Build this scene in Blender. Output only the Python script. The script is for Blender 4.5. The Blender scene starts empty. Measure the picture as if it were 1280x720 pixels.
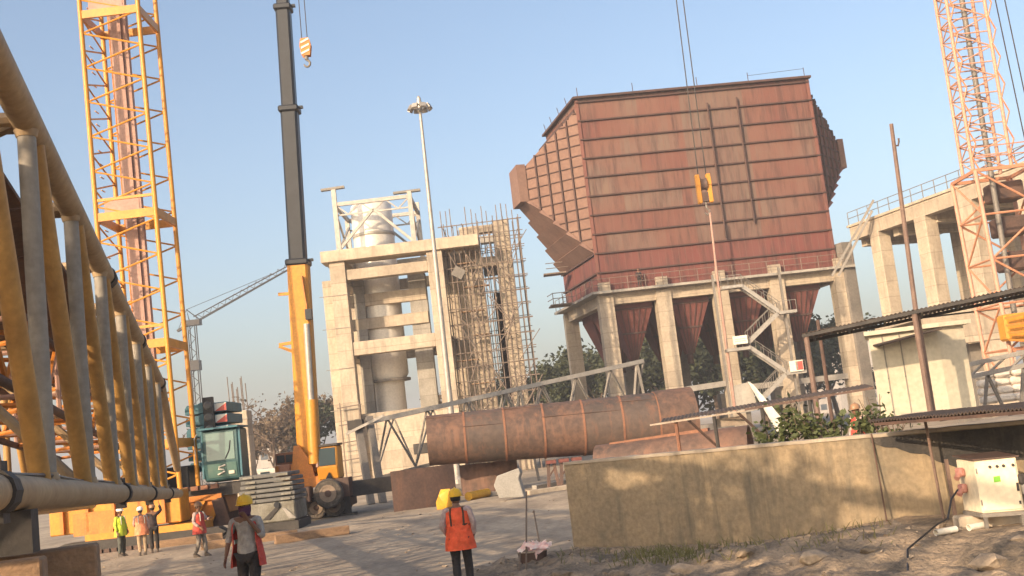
import bpy, bmesh, math, random
from mathutils import Vector, Matrix, noise

random.seed(7)
R = math.radians
Z = Vector((0, 0, 1))
scene = bpy.context.scene
COL = scene.collection

# ------------------------------------------------------------------ camera
CAM = Vector((0, 0, 2.7))
F = 1400.0
PITCH, ROLL = R(7.5), R(6.7)
_r0 = Vector((1, 0, 0))
_u0 = Vector((0, -math.sin(PITCH), math.cos(PITCH)))
FWD = Vector((0, math.cos(PITCH), math.sin(PITCH)))
RIGHT = _r0 * math.cos(ROLL) - _u0 * math.sin(ROLL)
UPC = _r0 * math.sin(ROLL) + _u0 * math.cos(ROLL)
cam_d = bpy.data.cameras.new('camera')
cam = bpy.data.objects.new('camera', cam_d)
COL.objects.link(cam)
m3 = Matrix((RIGHT, UPC, -FWD)).transposed()
cam.matrix_world = Matrix.Translation(CAM) @ m3.to_4x4()
cam_d.sensor_width = 36
cam_d.lens = 36 * F / 1280
cam_d.clip_end = 6000
cam_d.clip_start = 0.1
scene.camera = cam


def ray(px, py):
    return FWD + RIGHT * ((px - 640) / F) + UPC * ((360 - py) / F)


def P(px, py, Y):
    """survey point: where the sight line of a photo pixel reaches depth Y"""
    d = ray(px, py)
    return CAM + d * (Y / d.y)


def G(px, py, z=0.0):
    d = ray(px, py)
    return CAM + d * ((z - CAM.z) / d.z)


# ------------------------------------------------------------------ materials
def M(name, col, col2=None, scale=1.5, rough=0.75, metal=0.0, bump=0.15, bscale=None,
      stain=None, stain_amt=0.0, stretch=None, detail=6, fine=0.12, spec=0.4, lines=0):
    m = bpy.data.materials.new(name)
    m.use_nodes = True
    nt = m.node_tree
    n, l = nt.nodes, nt.links
    b = n['Principled BSDF']
    b.inputs['Roughness'].default_value = rough
    b.inputs['Metallic'].default_value = metal
    b.inputs['Specular IOR Level'].default_value = spec
    tc = n.new('ShaderNodeTexCoord')
    mp = n.new('ShaderNodeMapping')
    l.new(tc.outputs['Object'], mp.inputs['Vector'])
    if stretch:
        mp.inputs['Scale'].default_value = stretch
    no = n.new('ShaderNodeTexNoise')
    no.inputs['Scale'].default_value = scale
    no.inputs['Detail'].default_value = detail
    no.inputs['Roughness'].default_value = 0.65
    l.new(mp.outputs[0], no.inputs['Vector'])
    rp = n.new('ShaderNodeValToRGB')
    col2 = col2 or tuple(c * 0.7 for c in col)
    rp.color_ramp.elements[0].position = 0.34
    rp.color_ramp.elements[1].position = 0.66
    rp.color_ramp.elements[0].color = (*col2, 1)
    rp.color_ramp.elements[1].color = (*col, 1)
    l.new(no.outputs['Fac'], rp.inputs['Fac'])
    out = rp.outputs['Color']
    # fine grain
    n2 = n.new('ShaderNodeTexNoise')
    n2.inputs['Scale'].default_value = (bscale or scale * 8)
    n2.inputs['Detail'].default_value = 5
    l.new(tc.outputs['Object'], n2.inputs['Vector'])
    mr = n.new('ShaderNodeMapRange')
    mr.inputs['From Min'].default_value = 0.25
    mr.inputs['From Max'].default_value = 0.75
    mr.inputs['To Min'].default_value = 1 - fine
    mr.inputs['To Max'].default_value = 1 + fine
    l.new(n2.outputs['Fac'], mr.inputs['Value'])
    mx = n.new('ShaderNodeMix')
    mx.data_type = 'RGBA'
    mx.blend_type = 'MULTIPLY'
    mx.inputs[0].default_value = 1
    l.new(out, mx.inputs[6])
    l.new(mr.outputs[0], mx.inputs[7])
    out = mx.outputs[2]
    if stain:
        n3 = n.new('ShaderNodeTexNoise')
        n3.inputs['Scale'].default_value = 1.0
        n3.inputs['Detail'].default_value = 5
        n3.inputs['Roughness'].default_value = 0.7
        mp3 = n.new('ShaderNodeMapping')
        mp3.inputs['Scale'].default_value = (2.2, 2.2, 0.28)
        mp3.inputs['Location'].default_value = (3.1, 7.7, 1.3)
        l.new(tc.outputs['Object'], mp3.inputs['Vector'])
        l.new(mp3.outputs[0], n3.inputs['Vector'])
        r3 = n.new('ShaderNodeMapRange')
        r3.inputs['From Min'].default_value = 0.5
        r3.inputs['From Max'].default_value = 0.68
        r3.inputs['To Max'].default_value = stain_amt
        l.new(n3.outputs['Fac'], r3.inputs['Value'])
        m3_ = n.new('ShaderNodeMix')
        m3_.data_type = 'RGBA'
        l.new(r3.outputs[0], m3_.inputs[0])
        l.new(out, m3_.inputs[6])
        m3_.inputs[7].default_value = (*stain, 1)
        out = m3_.outputs[2]
    if lines:                            # formwork joints
        sp = n.new('ShaderNodeSeparateXYZ')
        l.new(tc.outputs['Object'], sp.inputs[0])

        def mt(op, a, b_=None):
            k = n.new('ShaderNodeMath')
            k.operation = op
            for i, v in enumerate((a, b_)):
                if v is None:
                    continue
                if isinstance(v, (int, float)):
                    k.inputs[i].default_value = v
                else:
                    l.new(v, k.inputs[i])
            return k.outputs[0]
        zz = mt('ADD', mt('DIVIDE', sp.outputs['Z'], lines), mt('MULTIPLY', no.outputs['Fac'], .03))
        ln = mt('LESS_THAN', mt('FRACT', zz), .035)
        lw = n.new('ShaderNodeTexWhiteNoise')
        lw.noise_dimensions = '1D'
        l.new(mt('FLOOR', zz), lw.inputs['W'])
        tone = n.new('ShaderNodeMapRange')
        tone.inputs['To Min'].default_value = .86
        tone.inputs['To Max'].default_value = 1.08
        l.new(lw.outputs['Value'], tone.inputs['Value'])
        ml = n.new('ShaderNodeMix')
        ml.data_type = 'RGBA'
        ml.blend_type = 'MULTIPLY'
        ml.inputs[0].default_value = 1
        l.new(out, ml.inputs[6])
        l.new(mt('SUBTRACT', tone.outputs[0], mt('MULTIPLY', ln, .3)), ml.inputs[7])
        out = ml.outputs[2]
    l.new(out, b.inputs['Base Color'])
    if bump:
        bp = n.new('ShaderNodeBump')
        bp.inputs['Strength'].default_value = bump
        bp.inputs['Distance'].default_value = 0.05
        l.new(n2.outputs['Fac'], bp.inputs['Height'])
        l.new(bp.outputs[0], b.inputs['Normal'])
    return m


MAT = {}
MAT['ground'] = M('dusty_ground', (.42, .335, .24), (.22, .175, .13), scale=.55, rough=.95, bump=.9, bscale=5, fine=.25, detail=9, stretch=(1, .35, 1))
MAT['soil'] = M('rubble_soil', (.36, .265, .175), (.10, .08, .06), scale=1.6, rough=.95, bump=.9, bscale=14, fine=.3)
MAT['rock'] = M('broken_rock', (.36, .28, .20), (.20, .155, .115), scale=2.5, rough=.9, bump=.7, bscale=12, fine=.2)
MAT['wall'] = M('old_wall_concrete', (.31, .23, .14), (.195, .155, .105), scale=.8, rough=.9, bump=.35, bscale=10,
                stain=(.10, .09, .07), stain_amt=.75, fine=.2)
MAT['wall_dark'] = M('patched_concrete', (.26, .235, .19), (.19, .17, .135), scale=1.4, rough=.9, bump=.3, fine=.15)
MAT['dark_band'] = M('mottled_dark_layer', (.055, .048, .042), (.03, .028, .027), scale=2.5, rough=.85, bump=.4, stain=(.14, .11, .08), stain_amt=.5)
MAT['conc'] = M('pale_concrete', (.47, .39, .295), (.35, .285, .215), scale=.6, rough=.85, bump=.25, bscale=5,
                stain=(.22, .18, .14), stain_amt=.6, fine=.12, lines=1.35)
MAT['conc_grey'] = M('grey_concrete', (.36, .33, .29), (.25, .23, .20), scale=.8, rough=.88, bump=.25, bscale=8,
                     stain=(.16, .14, .12), stain_amt=.5, lines=1.35)
MAT['conc_dark_and_shade'] = M('dark_and_shaded_concrete', (.21, .185, .16), (.14, .125, .11), scale=.8, rough=.9, bump=.2)  # for dark concrete, and for shade painted onto columns
MAT['slab_grey'] = M('grey_slab_concrete', (.33, .31, .28), (.26, .245, .22), scale=2, rough=.85, bump=.2)
MAT['rust_pipe'] = M('rusty_pipe_steel', (.155, .088, .062), (.078, .056, .048), scale=.5, rough=.72, metal=.15, bump=.25, bscale=4,
                     stain=(.22, .115, .075), stain_amt=.75, fine=.25)
MAT['rust_grey'] = M('greyish_rusty_steel', (.125, .085, .067), (.07, .056, .05), scale=.5, rough=.7, metal=.15, bump=.2, bscale=4, stain=(.2, .10, .065), stain_amt=.7, fine=.14)
MAT['rust_weld'] = M('weld_rust', (.27, .125, .07), (.18, .085, .055), scale=3, rough=.8)
MAT['rust_dark'] = M('dark_rust', (.125, .075, .058), (.075, .05, .042), scale=1.1, rough=.7, metal=.2, bump=.2, stain=(.2, .1, .06), stain_amt=.4)
MAT['red_primer'] = M('red_primer', (.17, .055, .044), (.12, .042, .036), scale=.8, rough=.8, bump=.15, stain=(.13, .06, .05), stain_amt=.5)
MAT['hop_red'] = M('weathered_red_steel', (.18, .07, .052), (.125, .05, .04), scale=.6, rough=.8, bump=.2, stain=(.14, .075, .06), stain_amt=.5, stretch=(1, 1, .4))
MAT['noz'] = M('weathered_brown_steel', (.20, .118, .088), (.15, .082, .062), scale=.5, rough=.82, bump=.2, stain=(.2, .11, .08), stain_amt=.4)
MAT['rib'] = M('rib_rust', (.085, .042, .034), (.055, .032, .027), scale=1, rough=.8)
MAT['yellow'] = M('crane_yellow', (.60, .265, .03), (.50, .21, .025), scale=1.2, rough=.42, bump=.05, stain=(.28, .15, .05), stain_amt=.35)
MAT['yellow_old'] = M('faded_boom_yellow', (.47, .27, .085), (.36, .20, .065), scale=1.5, rough=.5, bump=.06, stain=(.25, .15, .07), stain_amt=.45)
MAT['tube_tan'] = M('dusty_tube_paint', (.40, .29, .17), (.33, .225, .125), scale=1.3, rough=.6, bump=.06, stain=(.2, .14, .09), stain_amt=.4)
MAT['tube_grey'] = M('shaded_tube_paint', (.30, .27, .225), (.24, .21, .17), scale=1.5, rough=.6, bump=.06, stain=(.16, .13, .1), stain_amt=.35)  # tube colour greyed, with shade painted in
MAT['orange'] = M('orange_paint', (.58, .21, .035), (.46, .16, .03), scale=1.5, rough=.45, stain=(.2, .09, .04), stain_amt=.4)
MAT['pink'] = M('sunbleached_orange', (.48, .225, .13), (.41, .18, .10), scale=1.2, rough=.6)
MAT['pink_pale'] = M('pale_peach_paint', (.52, .29, .205), (.45, .24, .165), scale=1.2, rough=.6)
MAT['pinkgrey'] = M('faded_red_primer', (.42, .255, .20), (.33, .2, .16), scale=1, rough=.7)
MAT['black'] = M('black_paint', (.022, .024, .03), (.016, .017, .022), scale=2, rough=.4, bump=.03, fine=.2)
MAT['dark'] = M('grimy_dark_steel', (.06, .052, .045), (.035, .03, .028), scale=2, rough=.7)
MAT['steel'] = M('galvanised_steel', (.40, .37, .33), (.30, .275, .245), scale=2, rough=.5, metal=.35)
MAT['steel_grey'] = M('grey_steel', (.23, .205, .18), (.165, .148, .13), scale=1.5, rough=.6, metal=.2)
MAT['tank'] = M('bare_sheet_steel', (.74, .69, .61), (.64, .59, .52), scale=.8, rough=.34, metal=.15, stretch=(1, 1, .3), bump=.05)
MAT['scaf'] = M('rusty_scaffold_tube', (.22, .165, .13), (.14, .11, .09), scale=2, rough=.7)
MAT['teal'] = M('teal_paint', (.045, .155, .195), (.035, .115, .15), scale=2, rough=.5, stain=(.09, .1, .1), stain_amt=.35)
MAT['teal_cab'] = M('dark_teal_paint', (.035, .10, .105), (.027, .075, .08), scale=2, rough=.45)
MAT['glass'] = M('tinted_glass', (.11, .19, .165), (.085, .15, .135), scale=1, rough=.08, bump=0, fine=.02, spec=.8)
MAT['glass_dark'] = M('dark_glass', (.03, .05, .055), (.025, .04, .045), scale=1, rough=.3, bump=0, fine=.02, spec=.2)
MAT['white'] = M('white_paint', (.74, .69, .60), (.64, .59, .5), scale=1.2, rough=.55, bump=.05, stain=(.45, .39, .3), stain_amt=.3)
MAT['cream'] = M('cream_panel', (.52, .465, .355), (.46, .41, .31), scale=.8, rough=.6, bump=.04, stain=(.42, .36, .26), stain_amt=.3)
MAT['boxpaint'] = M('cabinet_enamel', (.74, .64, .47), (.69, .59, .425), scale=1.5, rough=.5, bump=.03, stain=(.5, .4, .28), stain_amt=.2)
MAT['rubber'] = M('dusty_rubber', (.13, .108, .088), (.07, .06, .05), scale=4, rough=.9, bump=.9, bscale=11, fine=.25)
MAT['rim'] = M('dusty_rim', (.30, .225, .165), (.2, .15, .11), scale=4, rough=.7)
MAT['grey_iron'] = M('cast_iron_slab', (.15, .145, .135), (.10, .097, .09), scale=1.3, rough=.75, stain=(.22, .2, .17), stain_amt=.5)
MAT['grey_pale'] = M('dusty_iron', (.26, .245, .205), (.13, .115, .085), scale=1.6, rough=.8, stain=(.09, .075, .06), stain_amt=.6)
MAT['timber'] = M('weathered_timber', (.34, .215, .125), (.22, .14, .085), scale=3, rough=.9, stretch=(.4, 3, 3), bump=.4)
MAT['rust_sheet'] = M('rusty_roof_sheet', (.085, .06, .046), (.05, .038, .033), scale=1.5, rough=.85, stain=(.16, .1, .07), stain_amt=.4)
MAT['sheet_edge'] = M('pale_roof_sheet', (.38, .315, .245), (.27, .21, .165), scale=2, rough=.8)
MAT['pole'] = M('brown_rusty_tube', (.20, .13, .10), (.13, .085, .068), scale=3, rough=.75)
MAT['skin'] = M('skin', (.22, .115, .07), (.19, .10, .06), scale=5, rough=.6, bump=.02)
MAT['hair'] = M('black_hair', (.015, .012, .01), (.01, .008, .008), scale=20, rough=.7)
MAT['hat_y'] = M('yellow_helmet', (.80, .46, .02), (.76, .43, .02), scale=5, rough=.3, bump=0, fine=.03)
MAT['hat_w'] = M('white_helmet', (.8, .76, .68), (.74, .7, .62), scale=5, rough=.3, bump=0, fine=.03)
MAT['hat_b'] = M('brown_helmet', (.34, .19, .10), (.28, .16, .09), scale=5, rough=.4, bump=0, fine=.03)
MAT['vest_o'] = M('orange_vest', (.88, .13, .045), (.78, .10, .035), scale=6, rough=.75, bump=.9, bscale=9, fine=.25)
MAT['vest_r'] = M('red_vest', (.60, .085, .06), (.50, .07, .05), scale=6, rough=.75, bump=.9, bscale=9, fine=.25)
MAT['vest_l'] = M('lime_vest', (.55, .66, .05), (.45, .56, .05), scale=6, rough=.75, bump=.9, bscale=9, fine=.25)
MAT['vest_p'] = M('faded_orange_vest', (.78, .30, .15), (.68, .24, .12), scale=6, rough=.75, bump=.9, bscale=9, fine=.25)
MAT['strap'] = M('dark_strap', (.10, .055, .03), (.08, .045, .03), scale=9, rough=.8)
MAT['tape'] = M('reflective_tape', (.62, .58, .45), (.55, .5, .4), scale=9, rough=.4)
MAT['shirt_p'] = M('pale_pink_shirt', (.52, .39, .35), (.44, .32, .29), scale=6, rough=.9, bump=.9, bscale=11, fine=.25)
MAT['shirt_g'] = M('pale_grey_shirt', (.42, .38, .34), (.33, .30, .27), scale=6, rough=.9, bump=.9, bscale=11, fine=.25)
MAT['shirt_d'] = M('dark_shirt', (.05, .035, .035), (.035, .028, .03), scale=6, rough=.9, bump=.9, bscale=11, fine=.25)
MAT['trous_d'] = M('dark_trousers', (.045, .038, .036), (.03, .026, .026), scale=6, rough=.9, bump=.9, bscale=11, fine=.25)
MAT['trous_g'] = M('grey_green_trousers', (.10, .105, .09), (.075, .078, .07), scale=6, rough=.9, bump=.9, bscale=11, fine=.25)
MAT['trous_k'] = M('khaki_trousers', (.42, .31, .20), (.34, .25, .16), scale=6, rough=.9, bump=.9, bscale=11, fine=.25)
MAT['trous_c'] = M('grey_patterned_trousers', (.33, .28, .23), (.16, .14, .12), scale=12, rough=.9, bump=.9, bscale=11, fine=.25)
MAT['shoe'] = M('dusty_shoe', (.11, .085, .065), (.07, .055, .045), scale=8, rough=.8)
MAT['mask'] = M('purple_cloth', (.11, .04, .085), (.08, .03, .065), scale=8, rough=.9)
MAT['leaf'] = M('green_leaf', (.085, .10, .030), (.05, .062, .02), scale=.6, rough=.7, bump=0)
MAT['dry_grass'] = M('dry_grass', (.20, .17, .06), (.09, .10, .035), scale=1.5, rough=.8, bump=0)
MAT['leaf_dark'] = M('dark_green_leaf', (.048, .055, .022), (.028, .033, .015), scale=.4, rough=.8, bump=0)
MAT['leaf_dry'] = M('dry_brown_leaf', (.135, .095, .058), (.085, .062, .042), scale=.4, rough=.9, bump=0)
MAT['bark'] = M('grey_bark', (.15, .105, .075), (.09, .065, .05), scale=3, rough=.9)
MAT['ybag'] = M('yellow_plastic', (.72, .40, .04), (.62, .31, .04), scale=3, rough=.5)
MAT['green_sticker'] = M('green_sticker', (.16, .42, .03), (.14, .38, .03), scale=9, rough=.5, bump=0)
MAT['tape_pink'] = M('pink_barrier_tape', (.8, .42, .40), (.8, .72, .66), scale=10, rough=.5)
MAT['socket'] = M('dull_red_socket', (.42, .20, .16), (.35, .16, .13), scale=6, rough=.5)
MAT['sack'] = M('white_woven_sack', (.66, .59, .5), (.52, .46, .4), scale=4, rough=.9)
MAT['far_block'] = M('far_building', (.40, .37, .34), (.33, .30, .28), scale=.2, rough=.9)
MAT['far_win'] = M('far_window', (.10, .12, .14), (.08, .09, .11), scale=1, rough=.3)
MAT['sign_red'] = M('red_print', (.48, .09, .07), (.42, .08, .06), scale=5, rough=.5)


# front casing of the bunker: rows of plates, each plate weathered differently
def hopper_front_mat():
    m = bpy.data.materials.new('bunker_plate')
    m.use_nodes = True
    nt = m.node_tree
    n, l = nt.nodes, nt.links
    b = n['Principled BSDF']
    b.inputs['Roughness'].default_value = .8
    tc = n.new('ShaderNodeTexCoord')
    sp = n.new('ShaderNodeSeparateXYZ')
    l.new(tc.outputs['Object'], sp.inputs[0])

    def math_(op, a, bb=None):
        k = n.new('ShaderNodeMath')
        k.operation = op
        for i, v in enumerate((a, bb)):
            if v is None:
                continue
            if isinstance(v, (int, float)):
                k.inputs[i].default_value = v
            else:
                l.new(v, k.inputs[i])
        return k.outputs[0]
    row = math_('FLOOR', math_('DIVIDE', math_('SUBTRACT', sp.outputs['Z'], HZ0), HROW))
    colw = math_('FLOOR', math_('DIVIDE', math_('ADD', sp.outputs['X'], math_('MULTIPLY', row, 1.7)), 5.4))
    colf = math_('FLOOR', math_('DIVIDE', sp.outputs['X'], .62))

    def wn(a, bb):
        c = n.new('ShaderNodeCombineXYZ')
        l.new(a, c.inputs[0])
        l.new(bb, c.inputs[1])
        w = n.new('ShaderNodeTexWhiteNoise')
        w.noise_dimensions = '3D'
        l.new(c.outputs[0], w.inputs['Vector'])
        return w.outputs['Value']
    w1, w2 = wn(colw, row), wn(colf, row)
    no = n.new('ShaderNodeTexNoise')
    no.inputs['Scale'].default_value = .16
    no.inputs['Detail'].default_value = 4
    l.new(tc.outputs['Object'], no.inputs['Vector'])
    v = math_('ADD', math_('ADD', math_('MULTIPLY', w1, .26), math_('MULTIPLY', w2, .05)), math_('MULTIPLY', no.outputs['Fac'], .8))
    rp = n.new('ShaderNodeValToRGB')
    cr = rp.color_ramp
    cr.elements[0].position = .22
    cr.elements[0].color = (.135, .042, .033, 1)
    cr.elements[1].position = .85
    cr.elements[1].color = (.185, .115, .078, 1)
    e = cr.elements.new(.42)
    e.color = (.145, .054, .04, 1)
    e = cr.elements.new(.58)
    e.color = (.16, .074, .053, 1)
    e = cr.elements.new(.72)
    e.color = (.15, .095, .073, 1)
    l.new(v, rp.inputs[0])
    strip = math_('MULTIPLY', math_('GREATER_THAN', sp.outputs['X'], HS0), math_('LESS_THAN', sp.outputs['X'], HS1))
    gs = n.new('ShaderNodeMix')
    gs.data_type = 'RGBA'
    l.new(math_('MULTIPLY', strip, .62), gs.inputs[0])
    l.new(rp.outputs[0], gs.inputs[6])
    gs.inputs[7].default_value = (.14, .10, .078, 1)
    # bottom rows in red primer
    low = math_('LESS_THAN', row, 2)
    mx = n.new('ShaderNodeMix')
    mx.data_type = 'RGBA'
    l.new(math_('MULTIPLY', low, .8), mx.inputs[0])
    l.new(gs.outputs[2], mx.inputs[6])
    mx.inputs[7].default_value = (.145, .038, .033, 1)
    # dark vertical run stains
    n3 = n.new('ShaderNodeTexNoise')
    n3.inputs['Scale'].default_value = 1
    n3.inputs['Detail'].default_value = 6
    n3.inputs['Roughness'].default_value = .7
    mp = n.new('ShaderNodeMapping')
    mp.inputs['Scale'].default_value = (1.6, 1.6, .22)
    l.new(tc.outputs['Object'], mp.inputs[0])
    l.new(mp.outputs[0], n3.inputs['Vector'])
    mr = n.new('ShaderNodeMapRange')
    mr.inputs['From Min'].default_value = .49
    mr.inputs['From Max'].default_value = .66
    mr.inputs['To Max'].default_value = .75
    l.new(n3.outputs['Fac'], mr.inputs['Value'])
    mx2 = n.new('ShaderNodeMix')
    mx2.data_type = 'RGBA'
    l.new(mr.outputs[0], mx2.inputs[0])
    l.new(mx.outputs[2], mx2.inputs[6])
    mx2.inputs[7].default_value = (.06, .03, .025, 1)
    # plate seams: thin vertical lines
    fr = math_('FRACT', math_('DIVIDE', sp.outputs['X'], .62))
    ln = math_('LESS_THAN', fr, .09)
    mx3 = n.new('ShaderNodeMix')
    mx3.data_type = 'RGBA'
    l.new(math_('MULTIPLY', ln, .75), mx3.inputs[0])
    l.new(mx2.outputs[2], mx3.inputs[6])
    mx3.inputs[7].default_value = (.16, .075, .055, 1)
    l.new(mx3.outputs[2], b.inputs['Base Color'])
    bp = n.new('ShaderNodeBump')
    bp.inputs['Strength'].default_value = .4
    bp.inputs['Distance'].default_value = .1
    l.new(math_('ADD', ln, n3.outputs['Fac']), bp.inputs['Height'])
    l.new(bp.outputs[0], b.inputs['Normal'])
    return m


# ------------------------------------------------------------------ mesh builder
class MB:
    def __init__(s):
        s.v, s.f = [], []

    def add(s, vs, fs):
        o = len(s.v)
        s.v += [Vector(a) for a in vs]
        s.f += [tuple(i + o for i in f) for f in fs]
        return s

    def hexa(s, a, b):
        """two quads of 4 points each, joined"""
        return s.add(list(a) + list(b), [(0, 1, 2, 3), (7, 6, 5, 4), (0, 4, 5, 1), (1, 5, 6, 2), (2, 6, 7, 3), (3, 7, 4, 0)])

    def box(s, c, d, rz=0, tilt=None):
        c = Vector(c)
        x, y, z = d[0] / 2, d[1] / 2, d[2] / 2
        m = Matrix.Rotation(rz, 3, 'Z')
        if tilt is not None:
            m = tilt if isinstance(tilt, Matrix) else m
        q = lambda zz: [c + m @ Vector(p) for p in ((-x, -y, zz), (x, -y, zz), (x, y, zz), (-x, y, zz))]
        return s.hexa(q(-z), q(z))

    def beam(s, p0, p1, w, h, up=Z, ofs=0):
        p0, p1 = Vector(p0), Vector(p1)
        d = (p1 - p0).normalized()
        if abs(d.dot(up)) > .98:
            up = Vector((0, 1, 0))
        sx = d.cross(up).normalized() * (w / 2)
        sz = sx.cross(d).normalized() * (h / 2)
        q = lambda p: [p - sx - sz, p + sx - sz, p + sx + sz, p - sx + sz]
        return s.hexa(q(p0), q(p1))

    def tube(s, p0, p1, r0, r1=None, n=8, cap=True):
        return s.path([p0, p1], [r0, r0 if r1 is None else r1], n, cap)

    def path(s, pts, r, n=6, cap=True):
        pts = [Vector(p) for p in pts]
        k = len(pts)
        if isinstance(r, (int, float)):
            r = [r] * k
        vs, fs = [], []
        ref = None
        for i, p in enumerate(pts):
            d = (pts[min(i + 1, k - 1)] - pts[max(i - 1, 0)]).normalized()
            if ref is None:
                ref = Z if abs(d.z) < .95 else Vector((1, 0, 0))
            a = d.cross(ref).normalized()
            b = a.cross(d).normalized()
            ref = b
            for j in range(n):
                t = 2 * math.pi * j / n
                vs.append(p + (a * math.cos(t) + b * math.sin(t)) * r[i])
        for i in range(k - 1):
            for j in range(n):
                j2 = (j + 1) % n
                fs.append((i * n + j, i * n + j2, (i + 1) * n + j2, (i + 1) * n + j))
        if cap:
            fs.append(tuple(range(n - 1, -1, -1)))
            fs.append(tuple(range((k - 1) * n, k * n)))
        return s.add(vs, fs)

    def shell(s, p0, p1, r0, r1, thick, a0, a1, n=24, up=Z):
        """part of a hollow cylinder between angles a0..a1 (0 = side, 90 = up)"""
        p0, p1 = Vector(p0), Vector(p1)
        d = (p1 - p0).normalized()
        a = d.cross(up).normalized()
        b = a.cross(d).normalized()
        full = abs(a1 - a0 - 2 * math.pi) < 1e-4
        m = n if full else n + 1
        vs, fs = [], []
        for p, r in ((p0, r0), (p1, r1), (p1, r1 - thick), (p0, r0 - thick)):
            for j in range(m):
                t = a0 + (a1 - a0) * j / n
                vs.append(p + (a * math.cos(t) + b * math.sin(t)) * r)
        for k in range(4):
            k2 = (k + 1) % 4
            for j in range(n):
                j2 = (j + 1) % m
                fs.append((k * m + j, k * m + j2, k2 * m + j2, k2 * m + j))
        if not full:
            fs.append((0, m, 2 * m, 3 * m))
            e = m - 1
            fs.append((e, 3 * m + e, 2 * m + e, m + e))
        return s.add(vs, fs)

    def lathe(s, c, prof, n=16, axis=Z):
        """prof: (radius, height) along axis from c"""
        c = Vector(c)
        axis = Vector(axis).normalized()
        ref = Vector((1, 0, 0)) if abs(axis.x) < .9 else Vector((0, 1, 0))
        a = axis.cross(ref).normalized()
        b = axis.cross(a)
        vs, fs = [], []
        for r, h in prof:
            for j in range(n):
                t = 2 * math.pi * j / n
                vs.append(c + axis * h + (a * math.cos(t) + b * math.sin(t)) * max(r, 1e-4))
        k = len(prof)
        for i in range(k - 1):
            for j in range(n):
                j2 = (j + 1) % n
                fs.append((i * n + j, i * n + j2, (i + 1) * n + j2, (i + 1) * n + j))
        fs.append(tuple(range(n - 1, -1, -1)))
        fs.append(tuple(range((k - 1) * n, k * n)))
        return s.add(vs, fs)

    def prism(s, pts, off):
        pts = [Vector(p) for p in pts]
        off = Vector(off)
        k = len(pts)
        fs = [tuple(range(k - 1, -1, -1)), tuple(range(k, 2 * k))]
        fs += [(i, (i + 1) % k, k + (i + 1) % k, k + i) for i in range(k)]
        return s.add(pts + [p + off for p in pts], fs)

    def hull(s, pts):
        bm = bmesh.new()
        for p in pts:
            bm.verts.new(p)
        bmesh.ops.convex_hull(bm, input=bm.verts)
        bmesh.ops.delete(bm, geom=[v for v in bm.verts if not v.link_faces], context='VERTS')
        bm.verts.index_update()
        vs = [v.co.copy() for v in bm.verts]
        fs = [tuple(v.index for v in f.verts) for f in bm.faces]
        bm.free()
        return s.add(vs, fs)

    def ball(s, c, r, n=8, squash=(1, 1, 1)):
        c = Vector(c)
        vs, fs = [], []
        rings = max(4, n // 2 + 1)
        for i in range(rings + 1):
            ph = math.pi * i / rings
            for j in range(n):
                t = 2 * math.pi * j / n
                q = Vector((max(math.sin(ph), 1e-3) * math.cos(t) * squash[0], max(math.sin(ph), 1e-3) * math.sin(t) * squash[1], math.cos(ph) * squash[2])) * r
                vs.append(c + q)
        for i in range(rings):
            for j in range(n):
                j2 = (j + 1) % n
                fs.append((i * n + j, i * n + j2, (i + 1) * n + j2, (i + 1) * n + j))
        return s.add(vs, fs)

    def build(s, name, mat, parent=None, smooth=False, local=False, bevel=0):
        me = bpy.data.meshes.new(name)
        off = Vector((0, 0, 0))
        if parent is not None and not local:
            q = parent
            while q is not None:
                off += q.location
                q = q.parent
        me.from_pydata([v - off for v in s.v], [], s.f)
        bm = bmesh.new()
        bm.from_mesh(me)
        bmesh.ops.recalc_face_normals(bm, faces=bm.faces)
        if bevel:
            bmesh.ops.bevel(bm, geom=list(bm.edges), offset=bevel, segments=1, affect='EDGES', clamp_overlap=True)
        bm.to_mesh(me)
        bm.free()
        if smooth:
            for p in me.polygons:
                p.use_smooth = True
            try:
                me.set_sharp_from_angle(angle=R(40))
            except Exception:
                pass
        me.materials.append(MAT[mat] if isinstance(mat, str) else mat)
        o = bpy.data.objects.new(name, me)
        COL.objects.link(o)
        o.parent = parent
        return o


def tag(o, label=None, cat=None, group=None, kind=None):
    if label:
        o['label'] = label
    if cat:
        o['category'] = cat
    if group:
        o['group'] = group
    if kind:
        o['kind'] = kind
    return o


def thing(name, loc, label, cat, group=None, rz=0):
    o = bpy.data.objects.new(name, None)
    o.empty_display_size = .3
    COL.objects.link(o)
    o.location = loc
    o.rotation_euler.z = rz
    return tag(o, label, cat, group)


def copy_tree(o, parent=None, loc=None, rz=None, label=None):
    c = o.copy()
    COL.objects.link(c)
    if parent is not None:
        c.parent = parent
    for ch in list(o.children):
        copy_tree(ch, c)
    if loc is not None:
        c.location = loc
    if rz is not None:
        c.rotation_euler.z = rz
    if label:
        c['label'] = label
    return c


class Parts:
    """places repeated parts on a thing: 100 as parts of their own, the rest as one"""
    def __init__(s, parent, name, mat, limit=100):
        s.p, s.n, s.m, s.k, s.lim, s.rest = parent, name, mat, 0, limit, MB()

    def add(s, mb, smooth=False):
        if s.k < s.lim:
            s.k += 1
            return mb.build(s.n, s.m, s.p, smooth)
        s.rest.add(mb.v, mb.f)

    def done(s):
        if s.rest.v:
            tag(s.rest.build(s.n, s.m, s.p), kind='stuff')


def lerp(a, b, t):
    return Vector(a) * (1 - t) + Vector(b) * t
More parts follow.
